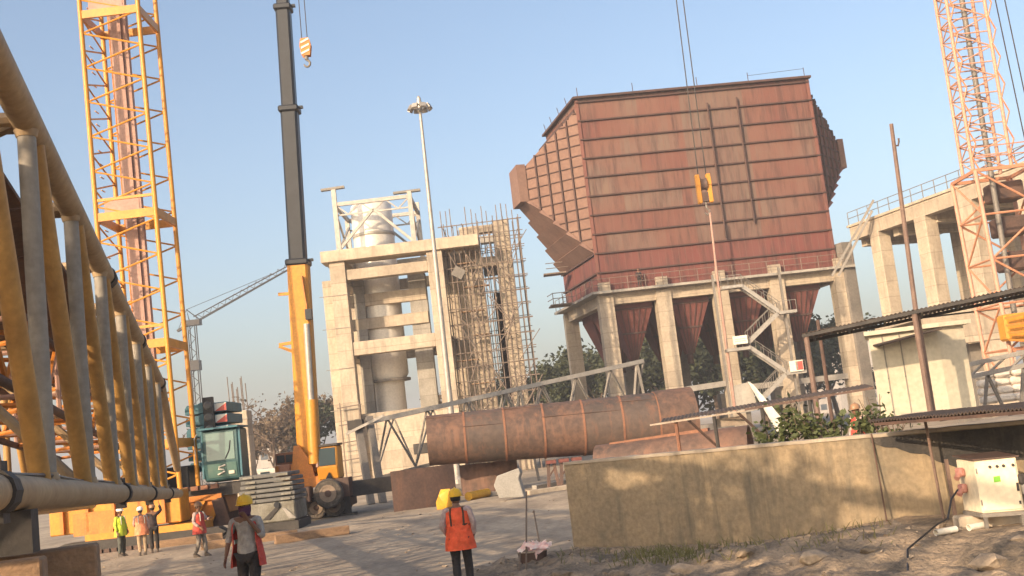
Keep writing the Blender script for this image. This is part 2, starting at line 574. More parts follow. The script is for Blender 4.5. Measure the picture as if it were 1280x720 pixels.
# ------------------------------------------------------------------ light, sky, view
SUN_AZ, SUN_EL = R(38), R(21)          # sun behind the viewer, to the left
S = Vector((-math.sin(SUN_AZ) * math.cos(SUN_EL), -math.cos(SUN_AZ) * math.cos(SUN_EL), math.sin(SUN_EL)))
sd = bpy.data.lights.new('sun', 'SUN')
sd.energy = 3.6
sd.angle = R(.6)
sd.color = (1, .76, .51)
sun = bpy.data.objects.new('sun', sd)
COL.objects.link(sun)
sun.rotation_euler = S.to_track_quat('Z', 'Y').to_euler()
w = bpy.data.worlds.new('World')
scene.world = w
w.use_nodes = True
nt = w.node_tree
bg = nt.nodes['Background']
sky = nt.nodes.new('ShaderNodeTexSky')
sky.sky_type = 'NISHITA'
sky.sun_disc = False
sky.sun_elevation = SUN_EL
sky.sun_rotation = math.atan2(S.x, S.y)
sky.altitude = 0
sky.air_density = 1.0
sky.dust_density = 4.5
sky.ozone_density = 1.1
nt.links.new(sky.outputs[0], bg.inputs[0])
bg.inputs[1].default_value = .15
vs = scene.view_settings
vs.view_transform = 'Standard'
vs.look = 'None'
vs.exposure = 0.82
vs.gamma = 1
vs.use_curve_mapping = False
scene.cycles.max_bounces = 6
scene.cycles.volume_bounces = 0

# ------------------------------------------------------------------ ground
WA = G(718, 690)                        # left foot of the concrete wall
WB = P(1290, 527, 18.6)
WB.z = 0
WD = (WB - WA).normalized()
WN = Vector((WD.y, -WD.x, 0))           # towards the viewer
if WN.y > 0:
    WN = -WN
WALL_H = 1.96


def rnd(x, y, s, k=0.0):
    return noise.noise(Vector((x * s, y * s, k)))


def ground_z(x, y):
    z = .52 * math.exp(-((x + 4.0) ** 2 + (y - 16.8) ** 2) / (2 * 2.2 ** 2))
    z = max(z, .2 * math.exp(-((x + .85) ** 2 + (y - 19.5) ** 2) / (2 * 1.6 ** 2)))
    z += .03 * rnd(x, y, .55) + .022 * rnd(x * 1.0, y * .45, 1.7, 3)
    return z


def axis(lo, hi, step, far):
    a = [lo + i * step for i in range(int((hi - lo) / step) + 1)]
    g = step
    while a[-1] < far:
        g *= 1.6
        a.append(a[-1] + g)
    g = step
    b = []
    x = lo
    while x > -far:
        g *= 1.6
        x -= g
        b.append(x)
    return b[::-1] + a


xs, ys = axis(-22, 18, .3, 900), axis(8, 62, .3, 900)
gm = MB()
nx = len(xs)
for y in ys:
    for x in xs:
        near = -24 < x < 20 and 0 < y < 70
        gm.v.append(Vector((x, y, ground_z(x, y) if near else 0)))
for j in range(len(ys) - 1):
    for i in range(nx - 1):
        gm.f.append((j * nx + i, j * nx + i + 1, (j + 1) * nx + i + 1, (j + 1) * nx + i))
tag(gm.build('ground', 'ground', smooth=True), kind='structure')


hz = MB().box((0, 0, 29), (2900, 2900, 60)).build('haze', 'ground')
hm_ = bpy.data.materials.new('pale_haze')
hm_.use_nodes = True
hn = hm_.node_tree.nodes
hn.remove(hn['Principled BSDF'])
pv = hn.new('ShaderNodeVolumePrincipled')
pv.inputs['Color'].default_value = (.80, .84, .92, 1)
pv.inputs['Density'].default_value = .0007
pv.inputs['Anisotropy'].default_value = 0.0
hm_.node_tree.links.new(pv.outputs[0], hn['Material Output'].inputs['Volume'])
hz.data.materials[0] = hm_
tag(hz, 'pale dusty haze over the whole site', 'haze', kind='stuff')


# bank of rubble and earth in front of the wall
def bank_z(x, y):
    p = Vector((x, y, 0)) - WA
    s_ = p.dot(WD)                      # along the wall
    t = p.dot(WN)                       # out from the wall
    if s_ < -1.3:
        return -.3
    ramp = min(1, max(0, (s_ + .9) / 1.0))
    rise = .06 + .42 * (max(0, min(1, (s_ - 3.6) / 4.2)) ** 1.5)
    rise *= max(.35, 1 - t * .10)
    hump = .20 * max(0, 1 - ((t - 2.6) / 1.6) ** 2) * (.6 + .8 * rnd(x, y, .5, 9))
    rough = .13 * rnd(x, y, 1.3, 5) + .11 * rnd(x, y, 3.1, 6) + .075 * abs(rnd(x, y, 6.5, 7)) + .03 * rnd(x, y, 13, 8)
    rough *= .25 + .5 * min(1, t / 1.0)
    if s_ > 4.6 and t < 2.4:
        rough *= .3
    return (rise + hump + rough + .03) * ramp - .3 * (1 - ramp)


bk = MB()
st = .085
nu, nv = int(15 / st), int(9.5 / st)
for j in range(nv + 1):
    for i in range(nu + 1):
        q = WA + WD * (-1.4 + i * st) + WN * (j * st - .02)
        bk.v.append(Vector((q.x, q.y, bank_z(q.x, q.y))))
for j in range(nv):
    for i in range(nu):
        a = j * (nu + 1) + i
        bk.f.append((a, a + 1, a + nu + 2, a + nu + 1))
tag(bk.build('rubble_bank', 'soil', smooth=True), kind='structure')

yd = MB()
rr = random.Random(21)
for k in range(1500):
    y = 23 + 38 * rr.random() ** 1.6
    x = rr.uniform(-.42, .12) * y
    if rnd(x, y, .35, 12) < -.05 or (Vector((x, y, 0)) - WA).dot(WN) < .3 and x > 1:
        continue
    r = .012 + .05 * rr.random() ** 4
    z = ground_z(x, y)
    pts = [Vector((x, y, z)) + Vector((rr.gauss(0, r), rr.gauss(0, r), rr.gauss(0, r * .5))) for _ in range(6)]
    try:
        yd.hull(pts)
    except Exception:
        pass
tag(yd.build('gravel', 'rock'), 'small stones scattered over the dusty yard', 'gravel', kind='stuff')
# raised earth behind the wall on the right
fl = MB()
f0, f1 = WA + WD * 5.2 - WN * .36, WA + WD * 24 - WN * .36
fl.hexa([f0 + Vector((0, 0, -.2)), f1 + Vector((0, 0, -.2)), f1 - WN * 24 + Vector((0, 0, -.2)), f0 - WN * 24 + Vector((2, 0, -.2))],
        [f0 + Vector((.4, 0, 1.78)), f1 + Vector((0, 0, 1.78)), f1 - WN * 23 + Vector((0, 0, 1.8)), f0 - WN * 23 + Vector((3, 0, 1.8))])
tag(fl.build('raised_earth', 'ground'), kind='structure')

# concrete wall: body with a slightly uneven top, coping strip, joint crack lines
wl = MB()
n_ = 60
L_ = 13.0
for k in range(n_):
    s0, s1 = L_ * k / n_, L_ * (k + 1) / n_
wt = []
for k in range(n_ + 1):
    q = WA + WD * (L_ * k / n_)
    hz = WALL_H + .012 * rnd(k * .7, 0, 1, 2) + .01 * rnd(k * 2.3, 0, 1, 4)
    wt.append((q, hz))
for q, hz in wt:
    o = .012 * rnd(q.x, 3, 1.1)
    for (u, v) in ((0, -.4), (0, .5), (0, 1.2), (0, hz - .03), (.03, hz), (.33, hz), (.36, hz - .03), (.36, -.4)):
        wl.v.append(q - WN * (u + o * (v > 0) * (u < .1)) + Vector((0, 0, v)))
for k in range(n_):
    for j in range(7):
        a = k * 8 + j
        wl.f.append((a, a + 8, a + 9, a + 1))
wl.f.append(tuple(range(8)))
wl.f.append(tuple(range(n_ * 8 + 7, n_ * 8 - 1, -1)))
wall = wl.build('concrete_wall', 'wall')
tag(wall, 'long low stained concrete wall beside the site road with earth heaped at its foot', 'wall')
cp = MB()
for k in range(0, n_, 1):
    q0, q1 = wt[k][0], wt[k + 1][0]
    h0, h1 = wt[k][1], wt[k + 1][1]
    e0, e1 = [.022 + .016 * rnd(kk * 1.3, 1, 1, 8) for kk in (k, k + 1)]
    cp.hexa([q0 + WN * e0 + Vector((0, 0, h0 - .03)), q1 + WN * e1 + Vector((0, 0, h1 - .03)), q1 - WN * .38 + Vector((0, 0, h1 - .02)), q0 - WN * .38 + Vector((0, 0, h0 - .02))],
            [q0 + WN * e0 + Vector((0, 0, h0 + .03)), q1 + WN * e1 + Vector((0, 0, h1 + .03)), q1 - WN * .38 + Vector((0, 0, h1 + .03)), q0 - WN * .38 + Vector((0, 0, h0 + .03))])
cp.build('coping', 'conc', wall)


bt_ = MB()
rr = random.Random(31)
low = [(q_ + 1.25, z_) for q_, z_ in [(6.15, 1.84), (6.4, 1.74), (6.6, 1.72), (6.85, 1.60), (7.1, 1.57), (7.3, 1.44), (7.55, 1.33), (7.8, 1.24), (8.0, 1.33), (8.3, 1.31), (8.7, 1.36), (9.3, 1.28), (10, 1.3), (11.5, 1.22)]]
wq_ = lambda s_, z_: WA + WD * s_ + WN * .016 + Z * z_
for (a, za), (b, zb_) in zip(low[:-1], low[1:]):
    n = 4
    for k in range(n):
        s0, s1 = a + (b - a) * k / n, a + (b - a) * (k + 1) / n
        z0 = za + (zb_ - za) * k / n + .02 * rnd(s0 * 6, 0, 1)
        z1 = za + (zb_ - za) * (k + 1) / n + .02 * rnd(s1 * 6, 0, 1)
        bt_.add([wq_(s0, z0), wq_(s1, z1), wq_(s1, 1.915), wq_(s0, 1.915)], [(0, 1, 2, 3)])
bt_.build('dark_wall_band', 'dark_band', wall)  # darker ragged-edged layer along the upper right of the wall


def wall_at(px, z, out=.04):
    """point on the wall face under photo column px at height z"""
    for k in range(400):
        s_ = k * .03
        q = WA + WD * s_
        d = (Vector((q.x, q.y, z)) - CAM)
        if 640 + F * d.dot(RIGHT) / d.dot(FWD) >= px:
            return Vector((q.x, q.y, z)) + WN * out
    return Vector((q.x, q.y, z)) + WN * out


# loose rocks on the bank
RK = [(700, 712, .34, 'reddish brown boulder at the left end of the rubble below the wall'),
      (738, 700, .22, 'small grey stone close under the left end of the wall'),
      (770, 712, .30, 'long pale slab of rock left of the dry grass tuft'),
      (858, 708, .42, 'large flat reddish rock just right of the dry grass tuft'),
      (935, 702, .26, 'rounded stone in the rubble below the middle of the wall'),
      (1018, 712, .34, 'brown rock in the sunlit patch of rubble below the thin rod'),
      (1090, 706, .22, 'small broken stone where the black hose meets the ground'),
      (1240, 712, .36, 'pale boulder at the bottom below the electrical cabinet'),
      (985, 690, .14, 'small dark stone near the wall foot beside the diagonal shadow'),
      (1275, 700, .2, 'brown stone at the far right below the cabinet')]
for i, (px, py, r, lab) in enumerate(RK):
    r *= .72
    q = G(px, py, .25)
    z = bank_z(q.x, q.y)
    pts = []
    rr = random.Random(i + 3)
    for k in range(26):
        v = Vector((rr.gauss(0, 1), rr.gauss(0, 1), rr.gauss(0, 1))).normalized()
        pts.append(Vector((q.x, q.y, z + r * .12)) + Vector((v.x * r * rr.uniform(.8, 1.25), v.y * r * .8, v.z * r * .5)))
    tag(MB().hull(pts).build('rock', 'rock' if i % 2 else 'soil', bevel=r * .06), lab, 'rock', 'rocks on the rubble bank')
# small broken stones nobody could count
gr = MB()
rr = random.Random(5)
for k in range(900):
    s_, t = rr.uniform(-1, 10), rr.uniform(.15, 7)
    q = WA + WD * s_ + WN * t
    if rnd(q.x, q.y, .7, 2) < -.1:
        continue
    r = .012 + .05 * rr.random() ** 3
    pts = [Vector((q.x, q.y, bank_z(q.x, q.y))) + Vector((rr.gauss(0, r), rr.gauss(0, r), rr.gauss(0, r * .6))) for _ in range(7)]
    try:
        gr.hull(pts)
    except Exception:
        pass
tag(gr.build('gravel', 'rock'), 'small broken stones strewn over the rubble bank', 'gravel', kind='stuff')
gg = MB()
rr = random.Random(8)
for k in range(620):
    px = rr.gauss(832, 34) if k % 3 else rr.uniform(700, 1120)
    q = G(px, rr.uniform(688, 712), .15)
    z = bank_z(q.x, q.y)
    h = rr.uniform(.08, .26)
    d = Vector((rr.gauss(0, .08), rr.gauss(0, .08), h))
    b = Vector((q.x, q.y, z - .02))
    s_ = Vector((.009, .004, 0))
    gg.add([b - s_, b + s_, b + d * .6 + s_ * .7, b + d * .6 - s_ * .7, b + d + Vector((d.x * .5, d.y * .5, -.02))], [(0, 1, 2, 3), (3, 2, 4)])
tag(gg.build('grass', 'dry_grass'), 'dry green grass tuft on the rubble at the wall foot', 'grass', kind='stuff')


# ------------------------------------------------------------------ trees and shrubs
def leaf(mb, c, s, rr):
    a = Vector((rr.gauss(0, 1), rr.gauss(0, 1), rr.gauss(0, .7))).normalized()
    b = a.cross(Vector((rr.gauss(0, 1), rr.gauss(0, 1), rr.gauss(0, 1)))).normalized()
    mb.add([c - a * s, c + b * s * .55, c + a * s, c - b * s * .55], [(0, 1, 2, 3)])


def make_tree(name, h, spread, seed, nleaf, ls, mats, bare=False):
    rr = random.Random(seed)
    root = thing(name, (0, 0, 0), '', 'tree', 'trees beyond the site')
    tr = MB()
    top = Vector((rr.gauss(0, .3), rr.gauss(0, .3), h * .62))
    tr.path([(0, 0, -.3), lerp((0, 0, 0), top, .5) + Vector((.15, .1, 0)), top], [h * .028, h * .02, h * .01], 6)
    ends = []
    for k in range(16 if bare else 11):
        t = rr.uniform(.3, 1)
        b = lerp((0, 0, 0), top, t)
        a = rr.uniform(0, 6.28)
        rad = spread * rr.uniform(.45, 1)
        e = Vector((math.cos(a) * rad, math.sin(a) * rad, min(h * .95, b.z + h * rr.uniform(.12, .42))))
        m_ = lerp(b, e, .5) + Vector((0, 0, h * .04))
        tr.path([b, m_, e], [h * .011, h * .007, h * .003], 5)
        ends += [e, m_ + Vector((0, 0, h * .06))]
        for q in range(9 if bare else 3):
            f_ = e + Vector((rr.gauss(0, 1), rr.gauss(0, 1), rr.gauss(.5, .7))) * h * .08
            tr.tube(lerp(m_, e, rr.random()), f_, h * .004, h * .0015, 4, False)
            ends.append(f_)
    tr.build('trunk', 'bark', root, local=True)
    cr = MB()
    clumps = [(e, spread * rr.uniform(.18, .36)) for e in ends]
    for k in range(nleaf):
        e, rad = clumps[rr.randrange(len(clumps))]
        v = Vector((rr.gauss(0, 1), rr.gauss(0, 1), rr.gauss(0, .8)))
        v = v.normalized() * rad * (rr.random() ** .45)
        c = e + v
        if c.z < h * .12:
            continue
        leaf(cr, c, ls * rr.uniform(.6, 1.3), rr)
    cr.build('crown', mats, root, local=True)
    return root


protoA = make_tree('leafy_tree', 13, 5.0, 1, 2600, .34, 'leaf_dark')
protoB = make_tree('leafy_tree', 11, 4.6, 2, 2400, .33, 'leaf_dark')
protoC = make_tree('bare_tree', 11, 4.2, 3, 700, .26, 'leaf_dry', True)
protoD = make_tree('dry_tree', 9.5, 4.4, 4, 1900, .3, 'leaf_dry')
TREES = [  # photo column, depth, kind, scale
    (262, 150, 'D', .95), (292, 160, 'C', .9), (312, 150, 'D', .9), (334, 138, 'C', .98), (352, 165, 'D', 1.05), (372, 150, 'D', 1.12), (398, 146, 'B', .98), (421, 158, 'D', 1.2),
    (575, 165, 'D', 1.1), (612, 160, 'A', .95), (648, 165, 'D', 1.1), (668, 150, 'B', 1.0), (690, 146, 'A', .93), (716, 152, 'A', 1.0), (742, 146, 'A', 1.06), (772, 158, 'B', 1.3), (800, 150, 'A', 1.12),
    (836, 148, 'A', 1.08), (866, 155, 'B', 1.3), (896, 148, 'A', 1.15), (926, 152, 'A', 1.2), (956, 148, 'B', 1.32), (990, 152, 'A', 1.15), (1020, 146, 'A', 1.1), (1046, 155, 'B', 1.25), (1078, 165, 'D', .8), (1226, 165, 'D', 1.0), (482, 170, 'D', .9)]
KINDS = {'A': ('dense dark green tree', protoA), 'B': ('broad dark green tree', protoB), 'C': ('bare brown branching tree', protoC), 'D': ('dry brownish tree', protoD)}
WHERE = {262: 'behind the stacked teal counterweights', 292: 'behind the rebar column at the far left', 312: 'just right of the unfinished pier', 334: 'above the white vans',
         352: 'left of the truck crane boom, the nearer of two', 372: 'directly behind the base of the truck crane boom', 398: 'between the truck crane boom and the pale heater tower', 421: 'against the left side of the pale heater tower',
         575: 'seen through the scaffolding on its left', 612: 'seen low through the scaffolded tower', 648: 'at the right foot of the scaffolded tower', 668: 'right of the scaffolding', 690: 'midway between scaffolding and bunker',
         716: 'behind the corner column of the bunker', 742: 'left of the front row of bunker columns', 772: 'behind the first red hopper', 800: 'between the first and second red hoppers', 836: 'behind the second bunker column',
         866: 'behind the second red hopper', 896: 'behind the third bunker column', 926: 'behind the lower stair flight', 956: 'behind the stair landing', 990: 'behind the fourth bunker column', 1020: 'behind the rusty canopy post', 1046: 'left of the last bunker column',
         1078: 'beyond the concrete portal frame', 1226: 'right of the cream cabin', 482: 'seen low through the pale heater tower'}
used = set()
for i, (px, Y, k, sc) in enumerate(TREES):
    q = P(px, 500, Y)
    lab = KINDS[k][0] + ' ' + WHERE[px]
    base = KINDS[k][1]
    o = base if k not in used else copy_tree(base)
    used.add(k)
    o.location = (q.x, q.y, 0)
    o.rotation_euler.z = i * 1.7
    o.scale = (sc, sc, sc)
    o['label'] = lab


t_ = copy_tree(protoB, None, (-12.0, 6.3, 0), 2.2, 'tall unseen leafy tree left of the near boom that shades the concrete wall')  # out-of-view tree placed so that its shadow falls on the wall
t_.scale = (.72, .72, 1.0)
t_ = copy_tree(protoA, None, (-12.6, 5.1, 0), .6, 'tall unseen leafy tree left of the near boom, added to deepen the shade on the wall')  # second out-of-view tree, added to thicken that shadow
t_.scale = (.62, .62, .86)


def shrub(name, base, h, w_, n, ls, lab, cat, seed, mat='leaf', group=None):
    rr = random.Random(seed)
    root = thing(name, base, lab, cat, group)
    stm = MB()
    lf = MB()
    for k in range(7):
        e = Vector((rr.uniform(-w_, w_), rr.uniform(-.3, .3), h * rr.uniform(.5, 1)))
        stm.path([(e.x * .3, 0, -.05), (e.x * .6, e.y * .6, e.z * .55), e], [.014, .01, .006], 5)
        for q in range(n // 7):
            t = rr.uniform(.25, 1.05)
            c = Vector((e.x * (.3 + .7 * t), e.y * t, e.z * t)) + Vector((rr.gauss(0, .11), rr.gauss(0, .1), rr.gauss(0, .07)))
            leaf(lf, c, ls * rr.uniform(.6, 1.3), rr)
    stm.build('stem', 'bark', root, local=True)
    lf.build('foliage', mat, root, local=True)
    return root


for i, (px, Y, h, w_, n, lab) in enumerate([
        (965, 24.5, .75, .5, 240, 'low dark leafy shrub on the wall below the leaning white panel'),
        (1000, 24.2, 1.0, .35, 180, 'tall thin shrub at the foot of the fourth bunker column'),
        (1022, 23.8, .85, .45, 200, 'leafy shrub beside the rusty canopy post'),
        (1042, 23.4, .7, .45, 180, 'low broad shrub between the rusty post and the red-capped worker'),
        (1078, 22.6, .62, .42, 230, 'dense green shrub just in front of the red-capped worker'),
        (1100, 22.3, .95, .25, 60, 'sparse upright plant in front of the cream cabin'),
        (1120, 21.8, .5, .3, 36, 'small sprig under the edge of the rusty low roof')]):
    q = P(px, 540, Y)
    shrub('shrub', (q.x, q.y, 1.78), h, w_, n, .075, lab, 'shrub', i + 20, 'leaf', 'shrubs along the top of the wall')


# ------------------------------------------------------------------ people
def skin_mesh(chains, sub=2):
    """chains: list of lists of (point, rx, ry); equal points are shared; first point is the root"""
    bm = bmesh.new()
    lay = bm.verts.layers.skin.verify()
    idx = {}
    first = True
    for ch in chains:
        prev = None
        for (p, rx, ry) in ch:
            key = tuple(round(c, 4) for c in p)
            if key not in idx:
                v = bm.verts.new(p)
                v[lay].radius = (rx, ry)
                v[lay].use_root = first
                first = False
                idx[key] = v
            v = idx[key]
            if prev is not None and prev is not v:
                try:
                    bm.edges.new((prev, v))
                except ValueError:
                    pass
            prev = v
    me = bpy.data.meshes.new('tmp')
    bm.to_mesh(me)
    bm.free()
    o = bpy.data.objects.new('tmp', me)
    COL.objects.link(o)
    md = o.modifiers.new('skin', 'SKIN')
    md.use_smooth_shade = True
    o.modifiers.new('sub', 'SUBSURF').levels = sub
    dg = bpy.context.evaluated_depsgraph_get()
    dg.update()
    out = bpy.data.meshes.new_from_object(o.evaluated_get(dg))
    bpy.data.objects.remove(o)
    mb = MB()
    mb.v = [v.co.copy() for v in out.vertices]
    mb.f = [tuple(p.vertices) for p in out.polygons]
    bpy.data.meshes.remove(out)
    return mb


STAND = dict(pelvis=(0, 0, .94), waist=(0, 0, 1.08), chest=(0, -.01, 1.28), neck=(0, .01, 1.45), head=(0, -.02, 1.60),
             shL=(.19, 0, 1.40), elL=(.25, .02, 1.13), wrL=(.27, -.06, .88), shR=(-.19, 0, 1.40), elR=(-.25, .02, 1.13), wrR=(-.27, -.06, .88),
             hpL=(.09, 0, .90), knL=(.10, -.02, .49), anL=(.10, .02, .08), hpR=(-.09, 0, .90), knR=(-.10, -.02, .49), anR=(-.10, .02, .08))


def ellipse_tube(rows, open_front=0):
    """rows: (centre, rx, ry); ring mesh, optional gap at the front (-Y)"""
    mb = MB()
    n = 22
    for c, rx, ry in rows:
        for j in range(n + 1):
            t = -math.pi / 2 + open_front / 2 + (2 * math.pi - open_front) * j / n
            mb.v.append(Vector(c) + Vector((math.cos(t) * rx, math.sin(t) * ry, 0)))
    k = n + 1
    for i in range(len(rows) - 1):
        for j in range(n):
            mb.f.append((i * k + j, i * k + j + 1, (i + 1) * k + j + 1, (i + 1) * k + j))
    # give it thickness
    m = len(mb.v)
    inner = []
    for (i, (c, rx, ry)) in enumerate(rows):
        for j in range(k):
            v = mb.v[i * k + j]
            d = v - Vector(c)
            inner.append(v - d.normalized() * .012)
    mb.v += inner
    mb.f += [tuple(q + m for q in reversed(f)) for f in list(mb.f)]
    R_ = len(rows)
    for j in range(n):
        mb.f.append((j, m + j, m + j + 1, j + 1))
        a = (R_ - 1) * k
        mb.f.append((a + j, a + j + 1, m + a + j + 1, m + a + j))
    for i in range(R_ - 1):
        for j in (0, n):
            mb.f.append((i * k + j, (i + 1) * k + j, m + (i + 1) * k + j, m + i * k + j))
    return mb


def folds(mb, amp=.014, f=8.0, k=0):
    for v in mb.v:
        a = noise.noise(Vector((v.x * f, v.y * f, v.z * f * .55 + k)))
        b = noise.noise(Vector((v.x * f * 2.3, v.y * f * 2.3, v.z * f * 1.3 + k + 9)))
        d = Vector((v.x, v.y, 0))
        if d.length > 1e-4:
            v += d.normalized() * (amp * a + amp * .6 * b)
    return mb


def hand_mb(wr, d, side, curl=.35, palm_in=None):
    """palm, four bent fingers and a thumb, rooted in the wrist; d: direction of the hand"""
    wr, d = Vector(wr), Vector(d).normalized()
    acr = Vector(palm_in) if palm_in is not None else Vector((0, -1, 0))
    acr = (acr - d * acr.dot(d)).normalized()            # towards the thumb side
    nrm = d.cross(acr).normalized() * side               # palm side
    mb = MB()
    pc = wr + d * .05
    vs = []
    for t, w_, th in ((-.02, .024, .02), (.03, .036, .017), (.075, .04, .014), (.092, .036, .010)):
        c = wr + d * t
        for a in range(10):
            an = 2 * math.pi * a / 10
            vs.append(c + acr * math.cos(an) * w_ + nrm * math.sin(an) * th)
    fs = []
    for i in range(3):
        for j in range(10):
            fs.append((i * 10 + j, i * 10 + (j + 1) % 10, (i + 1) * 10 + (j + 1) % 10, (i + 1) * 10 + j))
    fs += [tuple(range(9, -1, -1)), tuple(range(30, 40))]
    mb.add(vs, fs)
    for k, ln in enumerate((.072, .08, .076, .06)):
        b = wr + d * .085 + acr * (.03 - .02 * k)
        pts = [b - d * .012]
        dd = d.copy()
        for seg in (.42, .33, .25):
            pts.append(pts[-1] + dd * ln * seg + (d * .012 if seg == .42 else Vector()))
            dd = (dd + nrm * curl).normalized()
        mb.path(pts, [.0095, .009, .008, .006], 6)
    b = wr + d * .03 + acr * .03
    t1 = b + (acr * .8 + d * .55 + nrm * .3).normalized() * .045
    t2 = t1 + (acr * .25 + d * .9 + nrm * .4).normalized() * .035
    mb.path([b - acr * .01, t1, t2], [.013, .011, .008], 6)
    return mb


def person(loc, rz, h, lab, helmet='hat_y', vest='vest_o', shirt='shirt_p', trousers='trous_d', pose=None, open_front=0, vest_style='tape', mask=False, sleeves='long', group='workers on the site', detail=True):
    J = {k: Vector(v) for k, v in STAND.items()}
    for k, v in (pose or {}).items():
        if k in J:
            J[k] = Vector(v)
    k_ = h / 1.72
    root = thing('person', loc, lab, 'person', group, rz)
    root.scale = (k_,) * 3
    head = J['head']
    # body: one continuous skin
    ch = [[(J['pelvis'], .135, .10), (J['waist'], .125, .09), (J['chest'], .15, .10), (lerp(J['chest'], J['neck'], .62), .13, .08), (J['neck'], .055, .058), (lerp(J['neck'], head, .55), .056, .062)]]
    up_ = lerp(J['chest'], J['neck'], .62)
    for s_ in 'LR':
        e, wr_ = J['el' + s_], J['wr' + s_]
        ch.append([(up_, .13, .08), (J['sh' + s_], .058, .058), (lerp(J['sh' + s_], e, .5), .048, .048), (e, .040, .040), (lerp(e, wr_, .4), .038, .038), (wr_, .027, .027)])
        kn, an = J['kn' + s_], J['an' + s_]
        toe = an + Vector((0, -.15, -.045))
        ch.append([(J['pelvis'], .135, .10), (J['hp' + s_], .09, .09), (lerp(J['hp' + s_], kn, .45), .078, .078), (kn, .056, .056), (lerp(kn, an, .35), .054, .054), (an, .036, .036)])
    body = skin_mesh(ch)
    # head with a face, part of the same mesh
    hd = MB()
    for i in range(11):
        ph = math.pi * i / 10
        zz = math.cos(ph)
        wx = .078 * math.sin(ph) ** .8 * (1 if zz > -.2 else 1 + .28 * (zz + .2))
        wy = .098 * math.sin(ph) ** .8 * (1 if zz > -.2 else 1 + .18 * (zz + .2))
        for j in range(14):
            t = 2 * math.pi * j / 14
            hd.v.append(head + Vector((wx * math.cos(t) + 1e-4 * math.cos(t), wy * math.sin(t) + 1e-4 * math.sin(t), zz * .122)))
    for i in range(10):
        for j in range(14):
            j2 = (j + 1) % 14
            hd.f.append((i * 14 + j, i * 14 + j2, (i + 1) * 14 + j2, (i + 1) * 14 + j))
    hd.hull([head + Vector(p) for p in ((0, -.09, .025), (-.014, -.094, -.03), (.014, -.094, -.03), (0, -.122, -.022), (0, -.09, -.04))])
    for s_ in (-1, 1):
        hd.ball(head + Vector((s_ * .079, .008, -.005)), .03, 8, (.35, .7, 1))
    for s_ in (-1, 1):
        hd.hull([head + Vector((x + s_ * 0, y, z)) for x, y, z in ((-.026, -.088, -.058), (.026, -.088, -.058), (0, -.101, -.056), (-.02, -.088, -.072), (.02, -.088, -.072), (0, -.099, -.072))]) if s_ == 1 else None
    body.add(hd.v, hd.f)
    for s_ in 'LR':
        wr_, e = J['wr' + s_], J['el' + s_]
        hb = hand_mb(wr_, (wr_ - e), 1 if s_ == 'L' else -1, .35 if s_ + 'curl' not in (pose or {}) else pose[s_ + 'curl'], (pose or {}).get('thumb' + s_))
        body.add(hb.v, hb.f)
    b_ = body.build('body', 'skin', root, True, local=True)
    if detail:
        ey = MB()
        for s_ in (-1, 1):
            ey.ball(head + Vector((s_ * .032, -.088, .012)), .0125, 8)
        ey.build('eye', 'hair', root, True, local=True)
    # hair at the back of the head
    hr = MB()
    for i in range(7):
        ph = math.pi * (.02 + .60 * i / 6)
        for j in range(12):
            t = -.35 + (math.pi + .7) * j / 11
            hr.v.append(head + Vector((.086 * math.sin(ph) * math.cos(t), .108 * math.sin(ph) * math.sin(t) + .002, .131 * math.cos(ph))))
    for i in range(6):
        for j in range(11):
            hr.f.append((i * 12 + j, i * 12 + j + 1, (i + 1) * 12 + j + 1, (i + 1) * 12 + j))
    hr.build('hair', 'hair', root, True, local=True)
    # shirt
    ch = [[(J['pelvis'] + Vector((0, 0, -.13)), .172, .135), (J['pelvis'] + Vector((0, 0, .03)), .165, .128), (J['waist'], .152, .116), (J['chest'], .17, .118), (up_, .142, .09), (lerp(up_, J['neck'], .62), .075, .07)]]
    for s_ in 'LR':
        e, wr_ = J['el' + s_], J['wr' + s_]
        endp = lerp(e, wr_, .86) if sleeves == 'long' else lerp(J['sh' + s_], e, .82) if sleeves == 'short' else lerp(e, wr_, .3)
        c_ = [(up_, .142, .09), (J['sh' + s_], .070, .070), (lerp(J['sh' + s_], e, .5), .062, .062)]
        if sleeves != 'short':
            c_ += [(e, .056, .056), (endp, .048, .048)]
        else:
            c_ += [(endp, .062, .062)]
        ch.append(c_)
    folds(skin_mesh(ch), .016, 9, h * 7).build('shirt', shirt, root, True, local=True)
    ch = []
    for i, s_ in enumerate('LR'):
        kn, an = J['kn' + s_], J['an' + s_]
        ch.append([(J['pelvis'], .15, .115), (J['hp' + s_] + Vector((0, 0, -.03)), .104, .104), (lerp(J['hp' + s_], kn, .5), .092, .092), (kn, .076, .076), (lerp(kn, an, .5), .072, .072), (lerp(kn, an, .93), .066, .066)])
    folds(skin_mesh(ch), .012, 8, h * 3).build('trousers', trousers, root, True, local=True)
    for s_ in 'LR':
        an = J['an' + s_]
        sh = MB()
        d = Vector((0, -1, 0))
        pts = []
        for y, w_, z0, z1 in ((.06, .03, -.075, .03), (.0, .042, -.08, .06), (-.08, .046, -.08, .0), (-.15, .042, -.08, -.03), (-.19, .022, -.078, -.05)):
            pts += [an + Vector((w_, y, z0)), an + Vector((-w_, y, z0)), an + Vector((w_ * .8, y, z1)), an + Vector((-w_ * .8, y, z1))]
        sh.hull(pts).build('shoe', 'shoe', root, local=True, bevel=.008)
